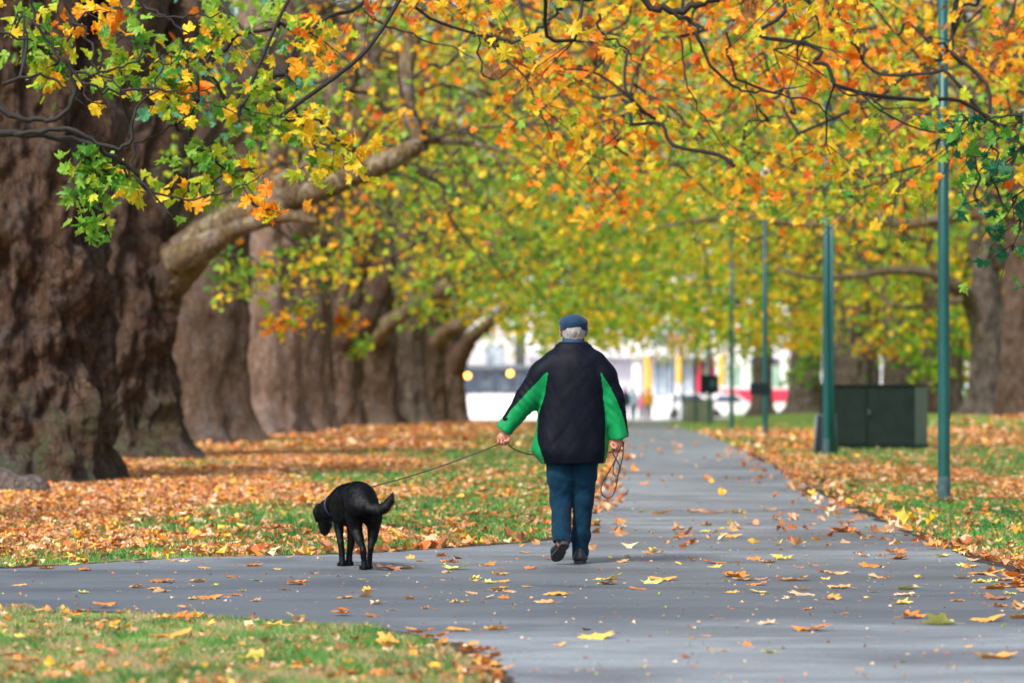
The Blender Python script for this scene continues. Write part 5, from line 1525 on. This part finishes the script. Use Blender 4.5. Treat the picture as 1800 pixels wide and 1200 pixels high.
# hair and cap
M_HAIR = plain('grey_hair', (.26, .255, .25), .7, var=.35, scale=90, bump=.6, bscale=160)
h = SDF((-.14, -.06, 1.52), (.14, .22, 1.76), .004)
h.cap((HC[0], HC[1]-.024, HC[2]+.02), (HC[0], HC[1]+.02, HC[2]+.03), .094, .088, .02, (.90, 1.02, 1.05))
h.cap((HC[0]-.035, HC[1]-.048, HC[2]-.045), (HC[0]+.035, HC[1]-.048, HC[2]-.045), .030, .030, .03)
h.disp(lambda x, y, z: .004*fbm(x*45, y*45, z*12, 6, 3))
h.cap((HC[0], HC[1]+.13, HC[2]-.02), (HC[0], HC[1]+.13, HC[2]-.1), .115, .12, .01, (1.3, 1, 1), True)
V, Q = h.mesh(1); mk('hair', V, Q, M_HAIR, man)
M_CAP = cloth_mat('navy_tweed', (.006, .020, .050), (.014, .042, .090), .9, 60, .3, sheen=.1)
c = SDF((-.16, -.06, 1.62), (.16, .28, 1.80), .004)
c.cap((HC[0], HC[1]-.024, 1.690), (HC[0], HC[1]+.03, 1.690), .102, .100, .02, (1.0, 1.0, .64))
c.cap((HC[0], HC[1]-.02, 1.665), (HC[0], HC[1]+.01, 1.668), .099, .099, .008, (.97, 1.02, .26))
c.cap((HC[0], HC[1]+.09, 1.668), (HC[0], HC[1]+.13, 1.655), .06, .05, .03, (1.2, 1, .25))
c.disp(lambda x, y, z: .0022*fbm(x*18, y*18, z*18, 14, 3))
V, Q = c.mesh(1); cp = mk('flat_cap', V, Q, M_CAP, man)
bd = MB(); a = np.linspace(0, 2*np.pi, 41)
for zz, rr in ((1.660, .1005), (1.672, .1015)):
    pass
band = [np.stack([HC[0]+rr*.985*np.cos(a), HC[1]-.004+rr*1.10*np.sin(a), 0*a+zz], 1) for zz, rr in ((1.642, .0975), (1.645, .1005), (1.664, .1020), (1.668, .099))]
bd.add(np.concatenate(band), [], np.array([[r*41+i, r*41+i+1, (r+1)*41+i+1, (r+1)*41+i] for r in range(3) for i in range(40)]))
bd.build('cap_band', M_CAP, cp, True)

# ------------------------------------------------------------------ the dog
DX, DY = wx(642.5, 23.3), 23.3
dog = empty('dog', (DX, DY, float(zg(DX, DY)) + .008))
tag(dog, 'black labrador seen from behind, nose down, tail curved up to the right, on a leash', 'dog')
s = SDF((-.52, -.30, -.02), (.30, 1.0, .70), .0055)
s.chain([(-.035, .05, .485), (-.06, .14, .49), (-.095, .26, .475), (-.13, .38, .45), (-.155, .46, .435)], [.106, .100, .100, .115, .115], .04)
s.chain([(-.10, .28, .43), (-.145, .42, .395)], [.09, .11], .04)           # deep chest
s.cap((-.15, .44, .49), (-.125, .34, .505), .075, .07, .04)                 # withers
s.cap((-.035, -.005, .44), (-.04, .06, .46), .085, .10, .04)                # rump
s.chain([(-.16, .49, .46), (-.205, .575, .435), (-.258, .65, .41)], [.095, .080, .068], .04)
s.cap((-.295, .69, .385), (-.308, .715, .365), .070, .064, .03)            # skull
s.chain([(-.312, .735, .34), (-.318, .765, .285), (-.320, .785, .245)], [.050, .043, .035], .025)   # muzzle
s.cap((-.325, .79, .225), (-.32, .795, .223), .014, .014, .008)             # nose
for e in (-1, 1):                                                          # ears
    ex = -.295 + e*.058
    s.chain([(ex-.01, .685 - .02*e, .415), (ex-.01+e*.020, .69-.03*e, .37), (ex-.01+e*.012, .70-.03*e, .315)], [.018, .020, .011], .01, (.75, 1.3, 1.2))
# hind legs
s.chain([(-.070, .03, .43), (-.082, .06, .36), (-.068, .08, .275)], [.070, .058, .042], .03)
s.chain([(-.068, .08, .275), (-.040, .03, .20), (-.014, -.035, .145)], [.040, .026, .0175], .006)
s.chain([(-.014, -.035, .145), (-.010, -.012, .08), (-.008, -.005, .03)], [.0205, .018, .021], .006)
s.chain([(.022, .03, .43), (.048, .08, .35), (.052, .11, .275)], [.066, .056, .040], .03)
s.chain([(.052, .11, .275), (.044, .11, .205), (.034, .06, .15)], [.040, .030, .0205], .006)
s.chain([(.034, .06, .15), (.026, .075, .08), (.020, .085, .03)], [.0205, .018, .021], .006)
# front legs
s.chain([(-.215, .45, .40), (-.205, .455, .29), (-.192, .44, .17), (-.185, .45, .09), (-.180, .455, .03)], [.055, .034, .0255, .020, .022], .008)
s.chain([(-.105, .44, .40), (-.115, .42, .28), (-.120, .47, .17), (-.135, .50, .09), (-.137, .51, .03)], [.055, .034, .0255, .020, .022], .008)
# paws: toes
for (fx, fy) in ((-.008, .0), (.020, .09), (-.180, .46), (-.137, .515)):
    for q in (-.018, -.006, .006, .018):
        s.cap((fx+q, fy+.0, .018), (fx+q*1.25-.006, fy+.032-.006*abs(q)/.018, .014), .0135, .0125, .006)
    s.cap((fx, fy-.012, .016), (fx, fy+.01, .02), .016, .018, .01)
# tail
s.chain([(-.005, -.035, .47), (.03, -.075, .425), (.085, -.10, .405), (.135, -.11, .425), (.170, -.11, .47), (.190, -.11, .525)], [.044, .040, .036, .031, .022, .009], .025)
s.disp(lambda x, y, z: .0022*fbm(x*28, y*28, z*16, 22, 3) + .004*fbm(x*9, y*9, z*9, 23, 2))
V, Q = s.mesh(1)
m, nt, bb = nmat('black_fur')
tc = nt.nodes.new('ShaderNodeTexCoord').outputs['Object']
nz = noise_node(nt, mapping(nt, tc, (60, 60, 60)), 2.0, 4, .6)
nt.links.new(ramp_nodes(nt, nz, [(.3, (.0008, .0012, .002)), (.7, (.003, .004, .006))]), bb.inputs['Base Color'])
bb.inputs['Roughness'].default_value = .42; bb.inputs['Specular IOR Level'].default_value = .2
bp = nt.nodes.new('ShaderNodeBump'); bp.inputs['Strength'].default_value = .55; bp.inputs['Distance'].default_value = .006
nt.links.new(nz, bp.inputs['Height']); nt.links.new(bp.outputs['Normal'], bb.inputs['Normal'])
mk('body', V, Q, m, dog)
def fur(Vb, Qb, par, n, seed):
    rg = np.random.default_rng(seed)
    A, Bq, Cq = Vb[Qb[:, 0]], Vb[Qb[:, 1]], Vb[Qb[:, 2]]
    N = np.cross(Bq-A, Cq-A); ar = np.linalg.norm(N, axis=1) + 1e-12; N = N/ar[:, None]
    i = rg.choice(len(Qb), n, p=ar/ar.sum())
    w = rg.dirichlet((1, 1, 1, 1), n)
    p = sum(Vb[Qb[i, k]]*w[:, k:k+1] for k in range(4)); nn = N[i]
    leg = (p[:, 2] < .30)[:, None]
    fl = np.where(leg, np.array([0, -.1, -1.0]), np.array([.35, -.85, -.55])) + rg.normal(0, .22, (n, 3))
    tail = (p[:, 0] > .06) & (p[:, 1] < -.03); fl[tail] = np.array([.5, 0, .25]) + rg.normal(0, .5, (tail.sum(), 3))
    fl = fl - nn*(fl*nn).sum(1, keepdims=True); fl /= np.linalg.norm(fl, axis=1, keepdims=True) + 1e-9
    L = rg.uniform(.009, .018, n)[:, None]*np.where(tail, 1.5, 1)[:, None]
    sd = np.cross(fl, nn)*.0012
    V = np.stack([p-sd, p+sd, p + fl*L + nn*L*.28], 1).reshape(-1, 3)
    mk('fur', V, np.arange(3*n).reshape(-1, 3), m, par, False)
fur(V, Q, dog, 42000, 3)
# collar around the neck
ca, cb2 = np.array((-.205, .575, .435)), np.array((-.258, .65, .41)); ax_ = (cb2-ca)/np.linalg.norm(cb2-ca)
cc = ca + ax_*.070; u = np.cross(ax_, (0, 0, 1)); u /= np.linalg.norm(u); v = np.cross(ax_, u)
a = np.linspace(0, 2*np.pi, 33); mb = MB()
rr_ = .086
R4 = [cc + ax_*w + (u*np.cos(a)[:, None] + v*np.sin(a)[:, None])*r for w, r in ((-.009, rr_-.006), (-.008, rr_-.001), (.008, rr_-.004), (.009, rr_-.009))]
mb.add(np.concatenate(R4), [], np.array([[r*33+i, r*33+i+1, (r+1)*33+i+1, (r+1)*33+i] for r in range(3) for i in range(32)])); mb.build('collar', plain('blue_collar', (.001, .012, .05), .5), dog, True)

# ------------------------------------------------------------------ the leash (in world space)
def wm(X, Y, y=0.0):  # crop coordinates of the man -> world
    x, z = X_(X, Y); return (MX + x, MY + y, float(man.location[2]) + z)
Hn = np.array(man.location) + np.array((-.494, -.034, .855))
Cn = np.array(dog.location) + cc + np.array((.02, -.0, .075))
seg = [Cn*(1-t) + Hn*t + np.array((0, 0, -.03*math.sin(math.pi*t))) for t in np.linspace(0, 1, 14)]
def w7(X, Y, y): return wm((850 + X/6.43 - 800)*2.4, (740 + Y/6.43 - 530)*2.4, y)
mid = [Hn + np.array((.03, .0, -.005)), w7(278, 285, -.03), w7(320, 325, -.03), w7(400, 365, -.02), w7(500, 398, .02), w7(600, 412, .10), w7(700, 435, .22), w7(1000, 470, .27), w7(1300, 430, .24), w7(1400, 388, .12), w7(1460, 375, -.0), w7(1490, 350, -.035)]
loop1 = [w7(1490, 350, -.035), w7(1462, 380, -.05), w7(1495, 445, -.05), w7(1535, 520, -.05), w7(1540, 590, -.05), w7(1500, 645, -.05), w7(1468, 600, -.055), w7(1470, 530, -.06), w7(1500, 440, -.06), w7(1530, 340, -.045), w7(1520, 300, -.03)]
loop2 = [w7(1520, 300, -.03), w7(1530, 345, -.055), w7(1490, 460, -.055), w7(1420, 590, -.06), w7(1350, 710, -.06), w7(1328, 790, -.06), w7(1345, 860, -.06), w7(1400, 893, -.06), w7(1460, 860, -.06), w7(1495, 770, -.055), w7(1530, 600, -.05), w7(1570, 450, -.045), w7(1582, 330, -.04), w7(1585, 260, -.02)]
mb = MB()
mb.tube(spline(seg, 3), .0042, 8)
mb.tube(spline(mid, 6), .0042, 8); mb.tube(spline(loop1, 6), .0040, 8); mb.tube(spline(loop2, 6), .0042, 8)
V = np.concatenate(mb.V)
ls = mb.build('leash', plain('leash_cord', (.010, .007, .006), .6), None, True)
k = MB(); k.tube([Cn + np.array((0, 0, -.02)), Cn, Cn + (Hn-Cn)*.05], [.006, .009, .005], 8); k.build('clip', plain('brass_clip', (.25, .2, .12), .35, 1), ls)
tag(ls, 'thin dark leash from the dog to the man, looped below his right hand', 'leash')

# ------------------------------------------------------------------ world, sun, camera
SUN_EL, SUN_AZ = math.radians(48), math.radians(215)     # azimuth clockwise from +Y (north)
w = bpy.data.worlds.new('World'); S.world = w; w.use_nodes = True
nt = w.node_tree; bg = nt.nodes['Background']
sky = nt.nodes.new('ShaderNodeTexSky'); sky.sky_type = 'NISHITA'; sky.sun_disc = False
sky.sun_elevation = SUN_EL; sky.sun_rotation = SUN_AZ
sky.air_density = 1.0; sky.dust_density = 4.0; sky.ozone_density = 1.0
nt.links.new(sky.outputs[0], bg.inputs['Color']); bg.inputs['Strength'].default_value = .13
sl = bpy.data.lights.new('sun', 'SUN'); sl.energy = 2.1; sl.angle = math.radians(11); sl.color = (1, .95, .87)
so = bpy.data.objects.new('sun', sl); COL.objects.link(so)
dirv = Vector((math.sin(SUN_AZ)*math.cos(SUN_EL), math.cos(SUN_AZ)*math.cos(SUN_EL), math.sin(SUN_EL)))
so.rotation_euler = dirv.to_track_quat('Z', 'Y').to_euler()
cam = bpy.data.cameras.new('camera'); co = bpy.data.objects.new('camera', cam); COL.objects.link(co); S.camera = co
cam.sensor_width = 36; cam.lens = 120; cam.clip_start = .5; cam.clip_end = 4000
co.location = (0, 0, CAMZ); co.rotation_euler = (math.radians(90) + math.atan(105/6000.0), 0, 0)
cam.dof.use_dof = True; cam.dof.focus_distance = 22.8; cam.dof.aperture_fstop = 2.35
S.view_settings.view_transform = 'Standard'; S.view_settings.look = 'None'; S.view_settings.exposure = 1.1; S.view_settings.gamma = 1
S.cycles.max_bounces = 8; S.cycles.transparent_max_bounces = 8
